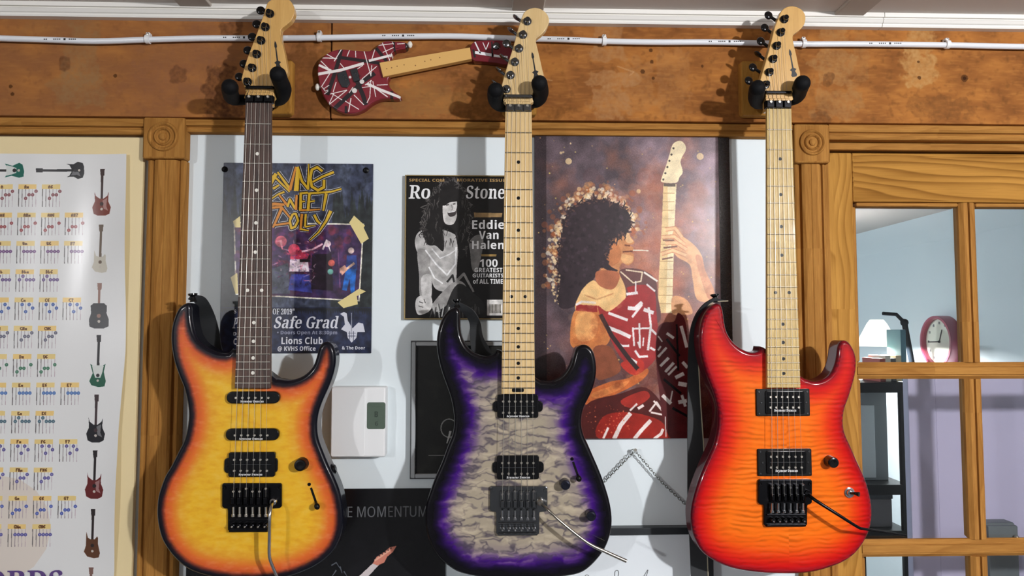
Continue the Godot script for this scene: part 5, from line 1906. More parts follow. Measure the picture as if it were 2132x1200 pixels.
func guitar(d: Dictionary) -> void:
	var out := catmull(pts(d.body, ZB), 3)
	var lo := Vector2(1e9, 1e9)
	var hi := Vector2(-1e9, -1e9)
	for p in out:
		lo = lo.min(p)
		hi = hi.max(p)
	var t := thing("electric_guitar", d.label, "guitar", Vector3((lo.x + hi.x) * 0.5, lo.y, ZB - TH * 0.5), "electric guitars on wall hangers")
	# body
	var r := Rect2(lo.x - 0.002, hi.y + 0.002, hi.x - lo.x + 0.004, hi.y - lo.y + 0.004)
	var bm := tex_mat("burst%d" % d.kind, burst_img(out, r, d.kind), 0.3, 0.7)
	bm.metallic_specular = 0.2
	var m := mb()
	m.planar = true
	m.rect = r
	m.prism(out, ZB - TH, ZB, 0.007, 0.009, 5)
	put(m, "body", bm, t)
	# neck: rounded slab with the heel, then the fingerboard
	var zf := ZB + 0.0105
	var n0 := P(d.nut[0], d.nut[2], zf); var n1 := P(d.nut[1], d.nut[2], zf)
	var e0 := P(d.end[0], d.end[2], zf); var e1 := P(d.end[1], d.end[2], zf)
	var back := mb()
	back.swap = true
	var prof := []
	for k in 11:
		var a := PI * k / 10.0
		prof.append(Vector2(0.5 - 0.5 * cos(a), sin(a)))
	var segs := 20
	var rowsv := []
	for j in segs + 1:
		var f := float(j) / segs
		var a := n0.lerp(e0, f)
		var b := n1.lerp(e1, f)
		var dep := 0.0125 + 0.004 * f
		var row := []
		for q in prof:
			row.append(Vector3(lerp(a.x, b.x, q.x), a.y, zf - 0.005 - pow(q.y, 0.8) * dep))
		rowsv.append(row)
	for j in segs:
		for k in prof.size() - 1:
			var a: Vector3 = rowsv[j][k]; var b: Vector3 = rowsv[j][k + 1]; var c: Vector3 = rowsv[j + 1][k + 1]; var e: Vector3 = rowsv[j + 1][k]
			var na := Vector3(-cos(PI * k / 10.0), 0, -sin(PI * k / 10.0))
			var nb := Vector3(-cos(PI * (k + 1) / 10.0), 0, -sin(PI * (k + 1) / 10.0))
			back.quad(a, b, c, e, na, nb, nb, na)
	var neck := put(back, "neck", mats["maple"] if d.kind != 1 else mats["maple_pale"], t)
	m = mb()
	m.swap = true
	m.shift = Vector2(0.1 * d.kind, 0.3 * d.kind)
	m.prism(PackedVector2Array([Vector2(n0.x, n0.y), Vector2(n1.x, n1.y), Vector2(e1.x, e1.y), Vector2(e0.x, e0.y)]), zf - 0.0055, zf, 0.001, 0.0, 2, false)
	var fb := put(m, "fingerboard", [mats["rosewood"], mats["maple_pale"], mats["maple_flame"]][d.kind], neck)
	# frets
	var nut_y := n0.y
	var twelve := P((d.end[0] + d.end[1]) * 0.5, d.fret12, zf).y
	var scale := (nut_y - twelve) * 2.0
	var at := func(y: float) -> Array:
		var f: float = (n0.y - y) / (n0.y - e0.y)
		return [lerp(n0.x, e0.x, f), lerp(n1.x, e1.x, f)]
	var fm: Material = mats["silver"] if d.kind == 0 else mat("fret_dark", rgb(150, 138, 116), 0.35, 0.8)
	for k in range(1, 23):
		var y := nut_y - scale * fret_frac(k)
		if y < e0.y + 0.002:
			continue
		var x: Array = at.call(y)
		m = mb()
		m.tube([Vector3(x[0] + 0.0005, y, zf), Vector3(x[1] - 0.0005, y, zf)], 0.0011, 6)
		put(m, "fret", fm, neck)
	for k in [3, 5, 7, 9, 12, 15, 17, 19, 21]:
		var y := nut_y - scale * (fret_frac(k) + fret_frac(k - 1)) * 0.5
		var x: Array = at.call(y)
		var c: float = lerp(x[0], x[1], 0.5)
		for off in ([0.0] if k != 12 else [-0.0115, 0.0115]):
			m = mb()
			m.lathe(Vector3(c + off, y, zf - 0.0004), [[0.0029, 0.0], [0.0029, 0.0006], [0.0, 0.0006]], 14)
			put(m, "position_dot", mats["ivory"] if d.kind == 0 else mats["black"], neck)
	# headstock
	var zh := ZB - 0.001
	m = mb()
	m.swap = true
	m.prism(catmull(pts(d.head, zh), 3), zh - 0.0145, zh, 0.0015, 0.0015, 2)
	var hs := put(m, "headstock", mats["maple"] if d.kind != 1 else mats["maple_pale"], neck)
	# wedge between headstock and nut
	m = mb()
	var w0 := P(d.nut[0] + 1, d.nut[2] - 20, zh)
	m.box(Vector3(n0.x + 0.001, n0.y - 0.002, zh - 0.012), Vector3(n1.x - 0.001, w0.y, zh + 0.0045), 0.001)
	put(m, "nut_shelf", mats["maple"] if d.kind != 1 else mats["maple_pale"], neck)
	# guitar-shaped maker's mark on the headstock
	var lg: Array = d.logo      # head x,y ; tail x,y
	var a0 := Vector2(lg[0], lg[1])
	var a1 := Vector2(lg[2], lg[3])
	var dv := (a1 - a0)
	var pv := dv.orthogonal().normalized()
	m = mb()
	var shape := PackedVector2Array()
	for q in [[0.0, 0.0], [0.08, 2.2], [0.2, 3.0], [0.25, 1.2], [0.68, 1.6], [0.74, 7.0], [0.8, 3.4], [0.86, 4.2], [0.94, 6.5], [1.0, 4.0], [1.0, -4.0], [0.94, -6.0], [0.86, -4.2], [0.8, -3.4], [0.74, -7.0], [0.68, -1.6], [0.25, -1.2], [0.2, -2.6], [0.08, -1.8]]:
		var pp: Vector2 = a0 + dv * q[0] + pv * q[1]
		shape.append(P2(pp.x, pp.y, zh))
	m.prism(shape, zh - 0.0005, zh + 0.0002, 0, 0, 1, false)
	put(m, "maker_mark", mats["print_black"], hs)
	# tuners
	for k in 6:
		tuner(hs, d.posts[k], d.knobs[k], zh, d.kind == 1, k in d.edge_on)
	# string retainer bar
	var hard: Material = mats["dark_chrome"] if d.kind == 1 else mats["black_metal"]
	m = mb()
	var q0 := P(d.bar[0], d.bar[1], zh + 0.006); var q1 := P(d.bar[2], d.bar[3], zh + 0.006)
	m.box(Vector3(q0.x, q1.y, zh + 0.002), Vector3(q1.x, q0.y, zh + 0.007), 0.0015)
	var rb := put(m, "string_retainer", hard, hs)
	for x in [0.06, 0.94]:
		m = mb()
		screw(m, Vector3(lerp(q0.x, q1.x, x), (q0.y + q1.y) * 0.5, zh), 0.002, 0.0085)
		put(m, "screw", hard, rb)
	# locking nut with three clamps
	m = mb()
	var u0 := P(d.clamp[0], d.clamp[1], zf + 0.004); var u1 := P(d.clamp[2], d.clamp[3], zf + 0.004)
	m.box(Vector3(u0.x, u1.y, zf - 0.007), Vector3(u1.x, u0.y, zf + 0.002), 0.001)
	var nutp := put(m, "locking_nut", hard, neck)
	for k in 3:
		var x0: float = lerp(u0.x, u1.x, (k + 0.06) / 3.0); var x1: float = lerp(u0.x, u1.x, (k + 0.94) / 3.0)
		m = mb()
		m.box(Vector3(x0, u1.y + 0.001, zf + 0.0015), Vector3(x1, u0.y - 0.001, zf + 0.006), 0.0012)
		put(m, "nut_clamp", hard, nutp)
		m = mb()
		screw(m, Vector3((x0 + x1) * 0.5, lerp(u0.y, u1.y, 0.3), zf + 0.006), 0.0026, 0.0018)
		put(m, "clamp_screw", mats["silver"], nutp)
	# strings
	for k in 6:
		var sx0: float = lerp(n0.x, n1.x, (k + 0.55) / 6.1)
		var top := Vector3(sx0, u1.y, zf + 0.0018)
		var sp := P(d.strings[k], d.saddle_y, ZB + 0.0145)
		var pk := P(d.posts[k if true else 0][0], d.posts[5 - k][1], zh)
		var post := P(d.posts[5 - k][0], d.posts[5 - k][1], zh + 0.007)
		var rad := 0.00042 - k * 0.00004
		m = mb()
		m.tube([top, sp], rad, 6)
		put(m, "string", mats["silver"], t)
		m = mb()
		m.tube([top + Vector3(0, 0.0125, 0.001), Vector3(sx0, q0.y, zh + 0.0018), post], rad, 5)
		put(m, "string_end", mats["silver"], t)
	d["node"] = t

func arm(t: Node, a: Array, r0: float, r1: float, mm: Material, pivot: Array) -> void:
	var p := []
	for q in a:
		p.append(P(q[0], q[1], q[2]))
	p = curve3(p, 5)
	var rr := []
	for i in p.size():
		rr.append(lerp(r0, r1, float(i) / (p.size() - 1)))
	var m := mb()
	m.tube(p, rr, 10)
	var o := put(m, "tremolo_arm", mm, t)
	m = mb()
	var c := P(pivot[0], pivot[1], ZB + 0.01)
	m.lathe(c, [[0.0, -0.006], [0.0058, -0.006], [0.0062, 0.0], [0.0055, 0.004], [0.003, 0.006], [0.0, 0.006]], 16)
	put(m, "arm_collar", mm, o)

func strap_button(t: Node, x: float, y: float, dir: Vector3) -> void:
	var p := P(x, y, ZB - TH * 0.5)
	var m := mb()
	m.lathe(p - dir * 0.006, [[0.0, 0.0], [0.006, 0.0], [0.0045, 0.005], [0.004, 0.009], [0.0075, 0.012], [0.0075, 0.0145], [0.0, 0.0155]], 18, dir)
	put(m, "strap_button", mats["black_gloss"], t)

func hanger(label: String, blk: Array, left: Array, right: Array, c: Array) -> void:
	var r := wr(blk[0], blk[1], blk[2], blk[3], BEAM_Z + 0.02)
	var t := thing("guitar_hanger", label, "hanger", Vector3(r.position.x + r.size.x * 0.5, r.position.y - r.size.y, BEAM_Z), "wall hangers holding guitars")
	var m := mb()
	m.swap = true
	m.box(Vector3(r.position.x, r.position.y - r.size.y, BEAM_Z), Vector3(r.end.x, r.position.y, BEAM_Z + 0.02), 0.005)
	put(m, "wooden_block", mats["block_wood"], t)
	var mid := P(c[0], c[1], 0.08)
	m = mb()
	m.tube([Vector3(mid.x, mid.y, BEAM_Z + 0.018), Vector3(mid.x, mid.y, 0.078)], 0.007, 12)
	m.lathe(Vector3(mid.x, mid.y, BEAM_Z + 0.02), [[0.0, 0.0], [0.02, 0.0], [0.018, 0.004], [0.0, 0.006]], 20)
	put(m, "bracket", mats["black_metal"], t)
	for a in [left, right]:
		var p: Array = [mid]
		for q in a:
			p.append(P(q[0], q[1], q[2]))
		p = curve3(p, 6)
		var rr := []
		for i in p.size():
			rr.append(0.009 + 0.0045 * smoothstep(0.15, 0.6, float(i) / (p.size() - 1)))
		m = mb()
		m.tube(p, rr, 14)
		m.ball(p[-1], 0.0137, 16)
		put(m, "padded_arm", mats["black_foam"], t)

func guitars() -> void:
	hanger("black padded guitar hanger on wood block holding the yellow burst guitar", [512, 122, 609, 238], [[497, 208, 0.072], [484, 203, 0.085], [479, 191, 0.112], [479, 182, 0.135]], [[572, 210, 0.072], [585, 204, 0.085], [590, 186, 0.11], [584, 170, 0.128], [579, 156, 0.148]], [541, 206])
	hanger("black padded guitar hanger on wood block holding the purple burst guitar", [1046, 142, 1118, 240], [[1048, 222, 0.074], [1036, 214, 0.085], [1031, 202, 0.11], [1032, 189, 0.13]], [[1112, 214, 0.074], [1122, 205, 0.085], [1126, 190, 0.11], [1123, 174, 0.142]], [1082, 214])
	hanger("black padded guitar hanger on wood block holding the red orange guitar", [1543, 125, 1638, 241], [[1592, 215, 0.074], [1578, 212, 0.085], [1574, 200, 0.11], [1577, 184, 0.14]], [[1645, 209, 0.074], [1659, 200, 0.085], [1665, 186, 0.112], [1670, 174, 0.14]], [1618, 208])
	# ---- yellow burst
	var g := {"kind": 0, "label": "yellow to black sunburst electric guitar with dark fingerboard and three pickups",
		"body": [492, 729, 475, 735, 455, 734, 435, 726, 417.5, 714, 406, 697, 400.5, 677.5, 397.5, 657, 397, 640, 392.5, 631, 382.5, 632.5, 371, 641, 362.5, 657.5, 356, 680, 354, 705, 356, 730, 361, 755, 370, 782, 380, 807, 386, 830, 389.5, 850, 390.5, 866, 389, 882, 386, 900, 380, 920, 370, 940, 355, 970, 342, 992, 334, 1012, 327, 1035, 324.5, 1060, 325, 1082, 329, 1105, 336, 1127, 350, 1150, 367.5, 1170, 385, 1184, 405, 1194, 440, 1204, 480, 1210, 525, 1212, 570, 1209, 605, 1202, 630, 1193, 652, 1183, 676, 1167, 696, 1146, 708, 1121, 714, 1095, 714, 1070, 711, 1045, 705, 1020, 695, 995, 682, 967, 671, 940, 662, 915, 659, 893, 660, 873, 664, 854, 672, 832, 682, 810, 691, 787, 697, 762, 698, 742, 695, 726, 689, 716, 681, 711.5, 671, 714, 662.5, 726, 657.5, 745, 650, 764, 635, 780, 617.5, 789, 597.5, 793, 577.5, 790, 566, 785],
		"nut": [511, 565, 213], "end": [488.5, 563, 809], "fret12": 617,
		"head": [566, 208, 571, 185, 585, 165, 598.5, 152, 596.5, 133, 592, 108, 587, 87.5, 584.6, 69, 586, 60, 595.4, 52, 606, 43, 612, 31, 613, 21, 609, 8, 602.7, 0, 590, -7, 578, -7, 567, -2, 558, 4, 553.7, 12.5, 549.6, 27, 542, 48, 533, 73, 522.5, 100, 512, 129, 503.7, 158, 502.7, 167, 508, 181, 511, 192, 512, 208],
		"posts": [[562.5, 29], [553, 57], [544, 85], [535, 113.5], [525.6, 142], [516, 171]], "knobs": [[543, 22], [534.6, 50.6], [525.6, 77], [516, 105], [508, 133], [498.5, 160]], "edge_on": [],
		"logo": [572.5, 85, 580, 146], "bar": [511, 178, 570, 185], "clamp": [509.5, 197, 568, 213.5],
		"strings": [486, 499, 512.5, 526, 540, 553.5], "saddle_y": 1036}
	guitar(g)
	var t: Node3D = g.node
	single_coil(t, 471, 815.5, 582, 841, [491, 504.6, 518, 531.7, 545, 558.7], 829, [500, 834, 549, 840])
	single_coil(t, 469, 892.5, 580.6, 918, [489, 502.5, 516, 529.6, 543, 556.7], 907, [498, 912, 547, 917.5])
	humbucker(t, 475, 942, 572.5, 994, [958, 981], [487.5, 501, 514.6, 528.5, 542, 555.6], [], [468, 953, 579, 985], [497, 986.5, 546, 992])
	lock_bridge(t, 462, 1007, 586, 1059, 474, 561, 1109, g.strings, mats["black_metal"], mats["silver"])
	knob(t, 624.4, 969.6, 0.0105, mats["black"])
	blade_switch(t, [644, 1009], [647.5, 1016], [657.5, 1045], [660, 1055])
	arm(t, [[568, 1045, ZB + 0.014], [564, 1058, ZB + 0.03], [561.5, 1080, ZB + 0.036], [561, 1120, ZB + 0.036], [561, 1158, ZB + 0.034], [567, 1178, ZB + 0.032], [576, 1199, ZB + 0.03], [588, 1228, ZB + 0.028]], 0.0028, 0.0025, mats["chrome"], [569.5, 1045])
	strap_button(t, 402, 622, Vector3(-0.1, 1, 0))
	strap(t, [[392, 624, 0.097], [408, 634, 0.085], [413, 660, 0.064], [418, 690, 0.06], [424, 720, 0.058], [440, 800, 0.055], [470, 1000, 0.05], [500, 1180, 0.05]], [[400, 615, 0.097], [428, 622, 0.085], [446, 656, 0.064], [456, 692, 0.06], [461, 724, 0.058], [480, 800, 0.055], [515, 1000, 0.05], [545, 1180, 0.05]], false)
	jack(t, 706, 978)
	# ---- purple burst
	g = {"kind": 1, "label": "purple and black burst electric guitar with pale grey quilted centre",
		"body": [1043, 730, 1030, 737, 1012.5, 742, 992.5, 737, 975, 725, 964, 707, 959, 687, 958, 667, 958, 650, 953, 641, 945, 640, 932.5, 647, 921, 662, 912.5, 685, 909, 707, 909.5, 730, 914, 755, 921, 780, 930, 805, 937.5, 827, 942.5, 850, 945, 872, 944.5, 890, 941, 908, 932, 930, 919, 965, 905, 997, 895, 1025, 887, 1050, 885, 1075, 886, 1100, 892, 1125, 902, 1147, 917, 1167, 935, 1182, 955, 1194, 990, 1203, 1035, 1208, 1085, 1209, 1135, 1207, 1175, 1203, 1205, 1197, 1225, 1186, 1245, 1166, 1260, 1145, 1270, 1120, 1274.5, 1095, 1274, 1070, 1269, 1042, 1260, 1012, 1249, 982, 1236, 952, 1225, 927, 1216, 907, 1211.5, 886, 1212.5, 866, 1217.5, 847, 1226, 830, 1235, 810, 1241, 787, 1242.5, 765, 1240, 745, 1234, 729, 1222.5, 719, 1210, 719, 1200, 726, 1195, 742, 1190, 760, 1180, 777, 1167.5, 789, 1150, 795, 1132.5, 794, 1117.5, 788],
		"nut": [1052, 1107, 232], "end": [1044, 1114, 821], "fret12": 630,
		"head": [1107, 215, 1108, 200, 1118, 178, 1132, 162.5, 1129, 144, 1124, 121, 1119, 100, 1115.6, 85, 1117.7, 79, 1127, 72, 1136.5, 61.5, 1142.7, 48, 1142.7, 37.5, 1137.5, 27, 1127, 19, 1114.6, 15.6, 1102, 18, 1092.7, 24, 1088.5, 31, 1083, 46, 1076, 69, 1069, 96, 1059, 127, 1051, 154, 1044, 179, 1042.7, 185, 1049, 196, 1052, 215],
		"posts": [[1098, 45], [1089, 73], [1080.6, 101.5], [1072, 129.6], [1063, 157], [1054.6, 186]], "knobs": [[1075, 37], [1064, 63], [1055, 91], [1047, 119], [1038.5, 146], [1030, 173]], "edge_on": [0, 1, 3, 4, 5],
		"logo": [1107.5, 108, 1117, 165], "bar": [1049, 196, 1109, 204], "clamp": [1053, 215.6, 1107, 232],
		"strings": [1046, 1059, 1072.5, 1085.5, 1098.5, 1111.5], "saddle_y": 1040}
	guitar(g)
	t = g.node
	var m := mb()
	var w := wr(1066, 809, 1091, 817, ZB + 0.012)
	m.box(Vector3(w.position.x, w.position.y - w.size.y, ZB + 0.006), Vector3(w.end.x, w.position.y, ZB + 0.0125), 0.0015)
	put(m, "truss_rod_wheel", mats["black"], t)
	humbucker(t, 1035, 822, 1121, 871, [836.5, 860], [1047.5, 1060, 1072.5, 1084.5, 1097, 1109], [], [1026, 835, 1130, 858], [1055, 865, 1102, 870])
	humbucker(t, 1034, 949, 1122.5, 999, [964.5, 987], [1045.5, 1059, 1072.5, 1085.5, 1098, 1110.5], [], [1025, 961, 1132, 985], [1055, 992.5, 1104, 998])
	lock_bridge(t, 1020, 1013, 1140, 1066, 1033, 1123, 1116, g.strings, mats["dark_chrome"], mats["chrome"])
	knob(t, 1177.5, 1011, 0.0088, mat("smoke_knob", rgb(48, 50, 62), 0.2, 0.8))
	knob(t, 1231, 1076, 0.0088, mats["smoke_knob"])
	blade_switch(t, [1191, 956], [1193, 962], [1203, 990], [1205, 997])
	arm(t, [[1126, 1049, ZB + 0.012], [1140, 1061, ZB + 0.03], [1170, 1089, ZB + 0.036], [1222, 1130, ZB + 0.036], [1262, 1150, ZB + 0.034], [1304, 1169, ZB + 0.032]], 0.0021, 0.003, mat("arm_steel", rgb(168, 162, 152), 0.25, 1.0), [1124, 1046])
	strap_button(t, 951, 634, Vector3(-0.1, 1, 0))
	strap(t, [[938, 638, 0.097], [962, 650, 0.085], [977, 672, 0.064], [978, 700, 0.06], [982, 735, 0.058], [990, 800, 0.055], [1030, 1000, 0.05], [1060, 1180, 0.05]], [[956, 630, 0.097], [984, 646, 0.085], [1000, 672, 0.064], [1006, 702, 0.06], [1024, 738, 0.058], [1036, 800, 0.055], [1070, 1000, 0.05], [1100, 1180, 0.05]], false)
	# ---- red orange burst
	g = {"kind": 2, "label": "orange to red cherry burst electric guitar with flame figure and maple fingerboard",
		"body": [1592.5, 724, 1582.5, 731, 1567.5, 734, 1550, 729, 1532.5, 717, 1520, 702, 1512.5, 685, 1509, 665, 1506, 645, 1501, 634, 1492.5, 632, 1482, 637, 1471, 649, 1462.5, 667, 1457.5, 692, 1457.5, 717, 1461, 742, 1467.5, 767, 1476, 792, 1485, 815, 1491, 835, 1495, 855, 1496, 875, 1494.5, 895, 1488, 925, 1475, 955, 1462, 985, 1451, 1015, 1444, 1040, 1439.5, 1065, 1439.5, 1087, 1442.5, 1110, 1450, 1130, 1462, 1150, 1480, 1165, 1502, 1177, 1527, 1186, 1557, 1192, 1595, 1196, 1640, 1197, 1675, 1196, 1705, 1191, 1735, 1182, 1760, 1171, 1782, 1155, 1800, 1132, 1812, 1107, 1817.5, 1080, 1817, 1052, 1811, 1022, 1801, 992, 1787, 962, 1774, 932, 1764, 910, 1759, 893, 1758, 872, 1761, 852, 1769, 830, 1777.5, 802, 1784, 775, 1785, 750, 1780, 730, 1770, 714, 1760, 709, 1751, 712, 1746, 725, 1744, 742, 1739, 762, 1730, 779, 1715, 790, 1697.5, 794, 1682.5, 790, 1669, 783],
		"nut": [1597, 1648, 226], "end": [1597.5, 1667, 808], "fret12": 621.5,
		"head": [1648, 210, 1650, 195, 1658, 172, 1666.5, 156, 1663, 137.5, 1658, 112.5, 1653, 92, 1651, 77, 1655, 70, 1665.4, 62.5, 1674, 52, 1677.5, 40, 1676, 29, 1668.5, 19, 1655, 13, 1642.5, 13, 1632, 18, 1625, 26, 1619.6, 40, 1613, 56, 1607, 81, 1600, 108, 1590, 142, 1584, 162.5, 1582, 171, 1589, 185, 1594.6, 200, 1596.5, 210],
		"posts": [[1632.5, 40.6], [1625, 68], [1616.5, 96], [1609, 123.5], [1601, 151], [1593.5, 177]], "knobs": [[1600, 32], [1592.5, 58], [1584, 86], [1578, 113], [1567.5, 140.6], [1559, 168]], "edge_on": [3],
		"logo": [1643.5, 102, 1654, 160], "bar": [1592.5, 188.5, 1649, 195], "clamp": [1595, 208, 1649, 225],
		"strings": [1608, 1620.6, 1633, 1646, 1659, 1671.6], "saddle_y": 1034}
	guitar(g)
	t = g.node
	humbucker(t, 1594, 814, 1676, 863, [827, 849], [1604, 1616, 1628, 1639.6, 1651, 1663], [1574.6, 810, 1686, 867], [], [1612, 852.5, 1658, 859])
	humbucker(t, 1596, 939, 1680, 987, [951.5, 974], [1605, 1617.5, 1630, 1643, 1656, 1669], [1577.7, 935, 1690, 992], [], [1614.6, 978, 1661, 985])
	lock_bridge(t, 1579, 999, 1691, 1051, 1591, 1681, 1098, g.strings, mats["black_metal"], mats["chrome"])
	knob(t, 1736, 964, 0.0098, mats["black_gloss"])
	# toggle switch
	m = mb()
	var p := P(1770.5, 1027, ZB + 0.004)
	m.lathe(Vector3(p.x, p.y, ZB), [[0.0, 0.0], [0.0085, 0.0], [0.0085, 0.0015], [0.0062, 0.002], [0.0055, 0.006], [0.0, 0.0065]], 20)
	var ts := put(m, "toggle_switch", mats["chrome"], t)
	m = mb()
	m.tube([Vector3(p.x, p.y, ZB + 0.005), P(1780, 1028, ZB + 0.014), P(1789, 1030, ZB + 0.019)], [0.0022, 0.0026, 0.0042], 10)
	put(m, "lever", mats["black_gloss"], ts)
	arm(t, [[1684, 1030, ZB + 0.012], [1696, 1041, ZB + 0.03], [1743, 1071, ZB + 0.038], [1786, 1098, ZB + 0.038], [1800, 1102, ZB + 0.037], [1845, 1109, ZB + 0.034], [1887, 1116, ZB + 0.032]], 0.0031, 0.0017, mats["black_metal"], [1681, 1028])
	strap_button(t, 1489, 623, Vector3(-0.1, 1, 0))
	strap(t, [[1484, 622, 0.1], [1464, 636, 0.094], [1446, 662, 0.085], [1436, 700, 0.075], [1433, 760, 0.066], [1432, 850, 0.06], [1432, 950, 0.056], [1432, 1050, 0.054], [1436, 1130, 0.054], [1440, 1230, 0.054]], [[1516, 627, 0.1], [1482, 631, 0.094], [1466, 652, 0.085], [1456, 682, 0.075], [1453, 720, 0.066], [1456, 790, 0.06], [1460, 860, 0.056], [1466, 950, 0.054], [1470, 1080, 0.054], [1475, 1230, 0.054]], true)

func jack(t: Node, x: float, y: float) -> void:
	var p := P(x, y, ZB - TH * 0.5)
	var m := mb()
	m.lathe(p - Vector3(0.012, 0, 0), [[0.0, 0.0], [0.009, 0.0], [0.009, 0.004], [0.006, 0.007], [0.0, 0.007]], 16, Vector3(0.94, 0.34, 0))
	put(m, "output_jack", mats["black_gloss"], t)

func blade_switch(t: Node, sc: Array, a: Array, b: Array, tip: Array) -> void:
	var m := mb()
	var p := P(a[0], a[1], ZB); var q := P(b[0], b[1], ZB)
	var d := (q - p).normalized()
	var s := Vector3(-d.y, d.x, 0) * 0.0018
	m.prism(PackedVector2Array([Vector2((p + s).x, (p + s).y), Vector2((q + s).x, (q + s).y), Vector2((q - s).x, (q - s).y), Vector2((p - s).x, (p - s).y)]), ZB - 0.001, ZB + 0.0005, 0.0, 0.0, 1, false)
	var o := put(m, "pickup_switch", mats["black"], t)
	m = mb()
	screw(m, P(sc[0], sc[1], ZB), 0.0028, 0.0014)
	put(m, "screw", mats["black_metal"], o)
	m = mb()
	var e := P(tip[0], tip[1], ZB + 0.012)
	m.tube([Vector3(q.x, q.y, ZB), e], [0.002, 0.003], 8)
	m.ball(e, 0.0046, 12, 1.2, d)
	put(m, "lever", mats["black"], o)

# ------------------------------------------------------------------ small ornamental guitar on the beam
func small_guitar() -> void:
	var z := BEAM_Z + 0.018
	var S := 4.845
	var A := func(a: Array) -> Array:
		var o := []
		for i in range(0, a.size(), 2):
			o.append_array([640.0 + a[i] / S, 70.0 + a[i + 1] / S])
		return o
	var body: Array = A.call([110, 310, 150, 240, 230, 180, 340, 155, 450, 165, 560, 172, 640, 170, 690, 140, 730, 100, 790, 72, 870, 76, 950, 78, 1005, 98, 1010, 135, 980, 155, 930, 160, 885, 175, 855, 205, 845, 245, 830, 300, 825, 380, 830, 430, 815, 470, 825, 530, 870, 580, 930, 622, 945, 648, 890, 660, 800, 655, 720, 668, 640, 710, 570, 765, 480, 800, 390, 803, 300, 775, 220, 715, 160, 635, 125, 535, 105, 430, 100, 360])
	var out := catmull(pts(body, z), 3)
	var lo := Vector2(1e9, 1e9); var hi := Vector2(-1e9, -1e9)
	for p in out:
		lo = lo.min(p); hi = hi.max(p)
	var r := Rect2(lo.x - 0.003, hi.y + 0.003, hi.x - lo.x + 0.006, hi.y - lo.y + 0.006)
	var c := canvas(r, z, 3000.0, rgb(122, 30, 42))
	c.cloud(41, 0.01, 0.0, 0.7, rgb(140, 48, 58), 0.5)
	var W := func(a: Array, w: float): c.stroke(A.call(a), w / S, rgb(232, 226, 222))
	var K := func(a: Array, w: float): c.stroke(A.call(a), w / S, rgb(34, 26, 30))
	K.call([340, 160, 310, 290, 270, 420, 200, 620], 40); K.call([320, 240, 460, 260, 740, 300], 34); K.call([680, 130, 800, 280], 34)
	K.call([680, 400, 560, 480, 420, 620, 270, 760], 44); K.call([500, 480, 560, 620, 590, 720], 44); K.call([870, 70, 880, 180], 20); K.call([1000, 80, 1005, 160], 30); K.call([850, 580, 850, 660], 30); K.call([390, 730, 390, 800], 30)
	for q in [[[100, 410, 330, 370, 570, 300], 30], [[100, 310, 240, 375], 24], [[620, 275, 860, 215], 26], [[600, 505, 720, 560, 940, 645], 28], [[150, 245, 300, 250], 10], [[190, 205, 290, 260], 9], [[345, 155, 270, 280], 10], [[430, 155, 400, 230], 9], [[485, 160, 488, 240], 9], [[570, 170, 600, 280, 640, 420], 9], [[680, 160, 650, 260], 9], [[130, 270, 230, 370], 9], [[240, 380, 140, 540], 9], [[710, 120, 870, 100], 8], [[755, 90, 830, 270], 9], [[850, 70, 870, 110], 8], [[760, 190, 870, 140], 8], [[905, 105, 980, 100], 9], [[330, 300, 380, 360], 8], [[500, 360, 560, 320], 8], [[550, 460, 700, 330], 9], [[650, 320, 640, 430], 8], [[150, 540, 180, 580, 210, 570], 9], [[220, 520, 160, 560], 8], [[170, 610, 210, 580], 8], [[290, 490, 260, 590], 9], [[230, 610, 400, 570], 9], [[240, 600, 350, 670], 8], [[220, 715, 400, 570], 9], [[270, 600, 215, 715], 8], [[420, 600, 460, 540], 8], [[470, 620, 570, 720], 9], [[440, 650, 415, 790], 10], [[380, 680, 520, 765], 9], [[550, 545, 660, 530], 8], [[640, 470, 630, 640, 600, 700], 9], [[660, 480, 690, 640], 8], [[700, 520, 810, 515], 8], [[700, 560, 810, 640], 12], [[580, 520, 650, 470], 8]]:
		W.call(q[0], q[1])
	for q in [[550, 485, 24], [475, 575, 26], [430, 440, 14]]:
		var p: Array = A.call([q[0], q[1]])
		c.disc(p[0], p[1], q[2] / S, rgb(220, 214, 210))
	var t := thing("toy_guitar", "small red wooden guitar with white and black stripes mounted on beam", "guitar ornament", Vector3((lo.x + hi.x) * 0.5, lo.y, BEAM_Z))
	var m := mb()
	m.planar = true
	m.rect = r
	m.prism(out, BEAM_Z + 0.0005, z, 0.003, 0.001, 3)
	put(m, "body", tex_mat("stripes", c.img, 0.35, 0.3), t)
	# pickup and bridge plates
	for q in [[300, 400, 385, 370, 430, 500, 400, 545, 350, 540, 310, 470], [430, 365, 500, 345, 530, 470, 470, 490]]:
		m = mb()
		m.prism(pts(A.call(q), z + 0.002), z - 0.001, z + 0.003, 0.001, 0.0, 2, false)
		var pu := put(m, "pickup", mat("toy_black", rgb(36, 38, 42), 0.4), t)
		for k in 4:
			for j in 2:
				m = mb()
				var a: Array = A.call([(q[0] + q[2]) * 0.5 + 6 + k * 13 + j * 20, (q[1] + q[3]) * 0.5 + 40 + k * 14 - j * 10])
				screw(m, P(a[0], a[1], z + 0.003), 0.0011, 0.0007)
				put(m, "screw", mats["dark_chrome"], pu)
	# neck, dots and head
	var zn := z + 0.006
	m = mb()
	m.prism(pts(A.call([725, 292, 1640, 138, 1658, 255, 762, 436]), zn), z - 0.006, zn, 0.001, 0.0, 2, false)
	var neck := put(m, "neck", mat("toy_neck", rgb(216, 170, 98), 0.5), t)
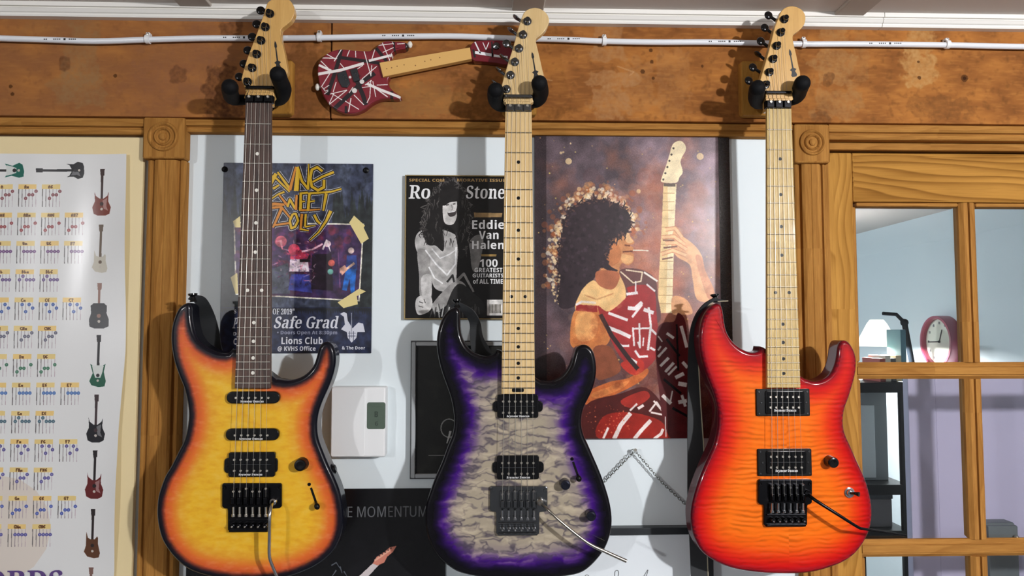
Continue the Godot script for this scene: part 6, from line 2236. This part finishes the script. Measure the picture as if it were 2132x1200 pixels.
	for q in [[800, 355], [850, 345], [905, 330], [975, 316], [1090, 322], [1185, 280], [1245, 265], [1335, 243]]:
		var a: Array = A.call(q)
		m = mb()
		m.lathe(P(a[0], a[1], zn), [[0.0011, 0.0], [0.0011, 0.0003], [0.0, 0.0003]], 10)
		put(m, "position_dot", mat("toy_dot", rgb(140, 96, 50), 0.6), neck)
	m = mb()
	m.prism(pts(A.call([1640, 140, 1660, 100, 1690, 74, 1800, 68, 1930, 66, 2030, 78, 2062, 120, 2068, 220, 2050, 290, 2000, 318, 1900, 296, 1780, 284, 1690, 278, 1655, 256]), z), BEAM_Z + 0.004, z + 0.001, 0.002, 0.0, 2)
	var hd := put(m, "headstock", mat("toy_red", rgb(112, 24, 36), 0.35, 0.0, 0.3), t)
	for q in [[[1690, 84, 1745, 200], 14, 1], [[1690, 190, 1850, 215, 1870, 214], 32, 1], [[1880, 222, 2020, 240], 26, 1], [[1860, 80, 1866, 240], 16, 0], [[1672, 160, 1690, 240], 22, 0], [[1770, 90, 1800, 160], 8, 1], [[1830, 90, 1800, 165], 8, 1], [[1890, 100, 1940, 150], 8, 1]]:
		var pa: Array = A.call(q[0])
		for i in range(0, pa.size() - 2, 2):
			m = mb()
			var a := P2(pa[i], pa[i + 1], z + 0.001); var b := P2(pa[i + 2], pa[i + 3], z + 0.001)
			var nn: Vector2 = (b - a).orthogonal().normalized() * (q[1] / S / 1250.0 * 0.5)
			m.prism(PackedVector2Array([a + nn, b + nn, b - nn, a - nn]), z, z + 0.0013, 0, 0, 1, false)
			put(m, "stripe", mats["print_white"] if q[2] == 1 else mats["print_black"], hd)
	for q in [[2012, 105], [1905, 130]]:
		var a: Array = A.call(q)
		m = mb()
		m.lathe(P(a[0], a[1], z), [[0.0, 0.0], [0.007, 0.0], [0.006, 0.004], [0.0, 0.006]], 14)
		put(m, "tuner", mats["dark_chrome"], hd)
	for q in [[1035, 112], [102, 540]]:
		var a: Array = A.call(q)
		m = mb()
		m.ball(P(a[0], a[1], z - 0.008), 0.0045, 10, 1.4, Vector3(0, 1, 0))
		m.tube([P(a[0], a[1], z - 0.008), P(a[0] + (-6 if q[0] > 500 else 6), a[1], z - 0.008)], 0.002, 6)
		put(m, "strap_pin", mats["ivory"], t)
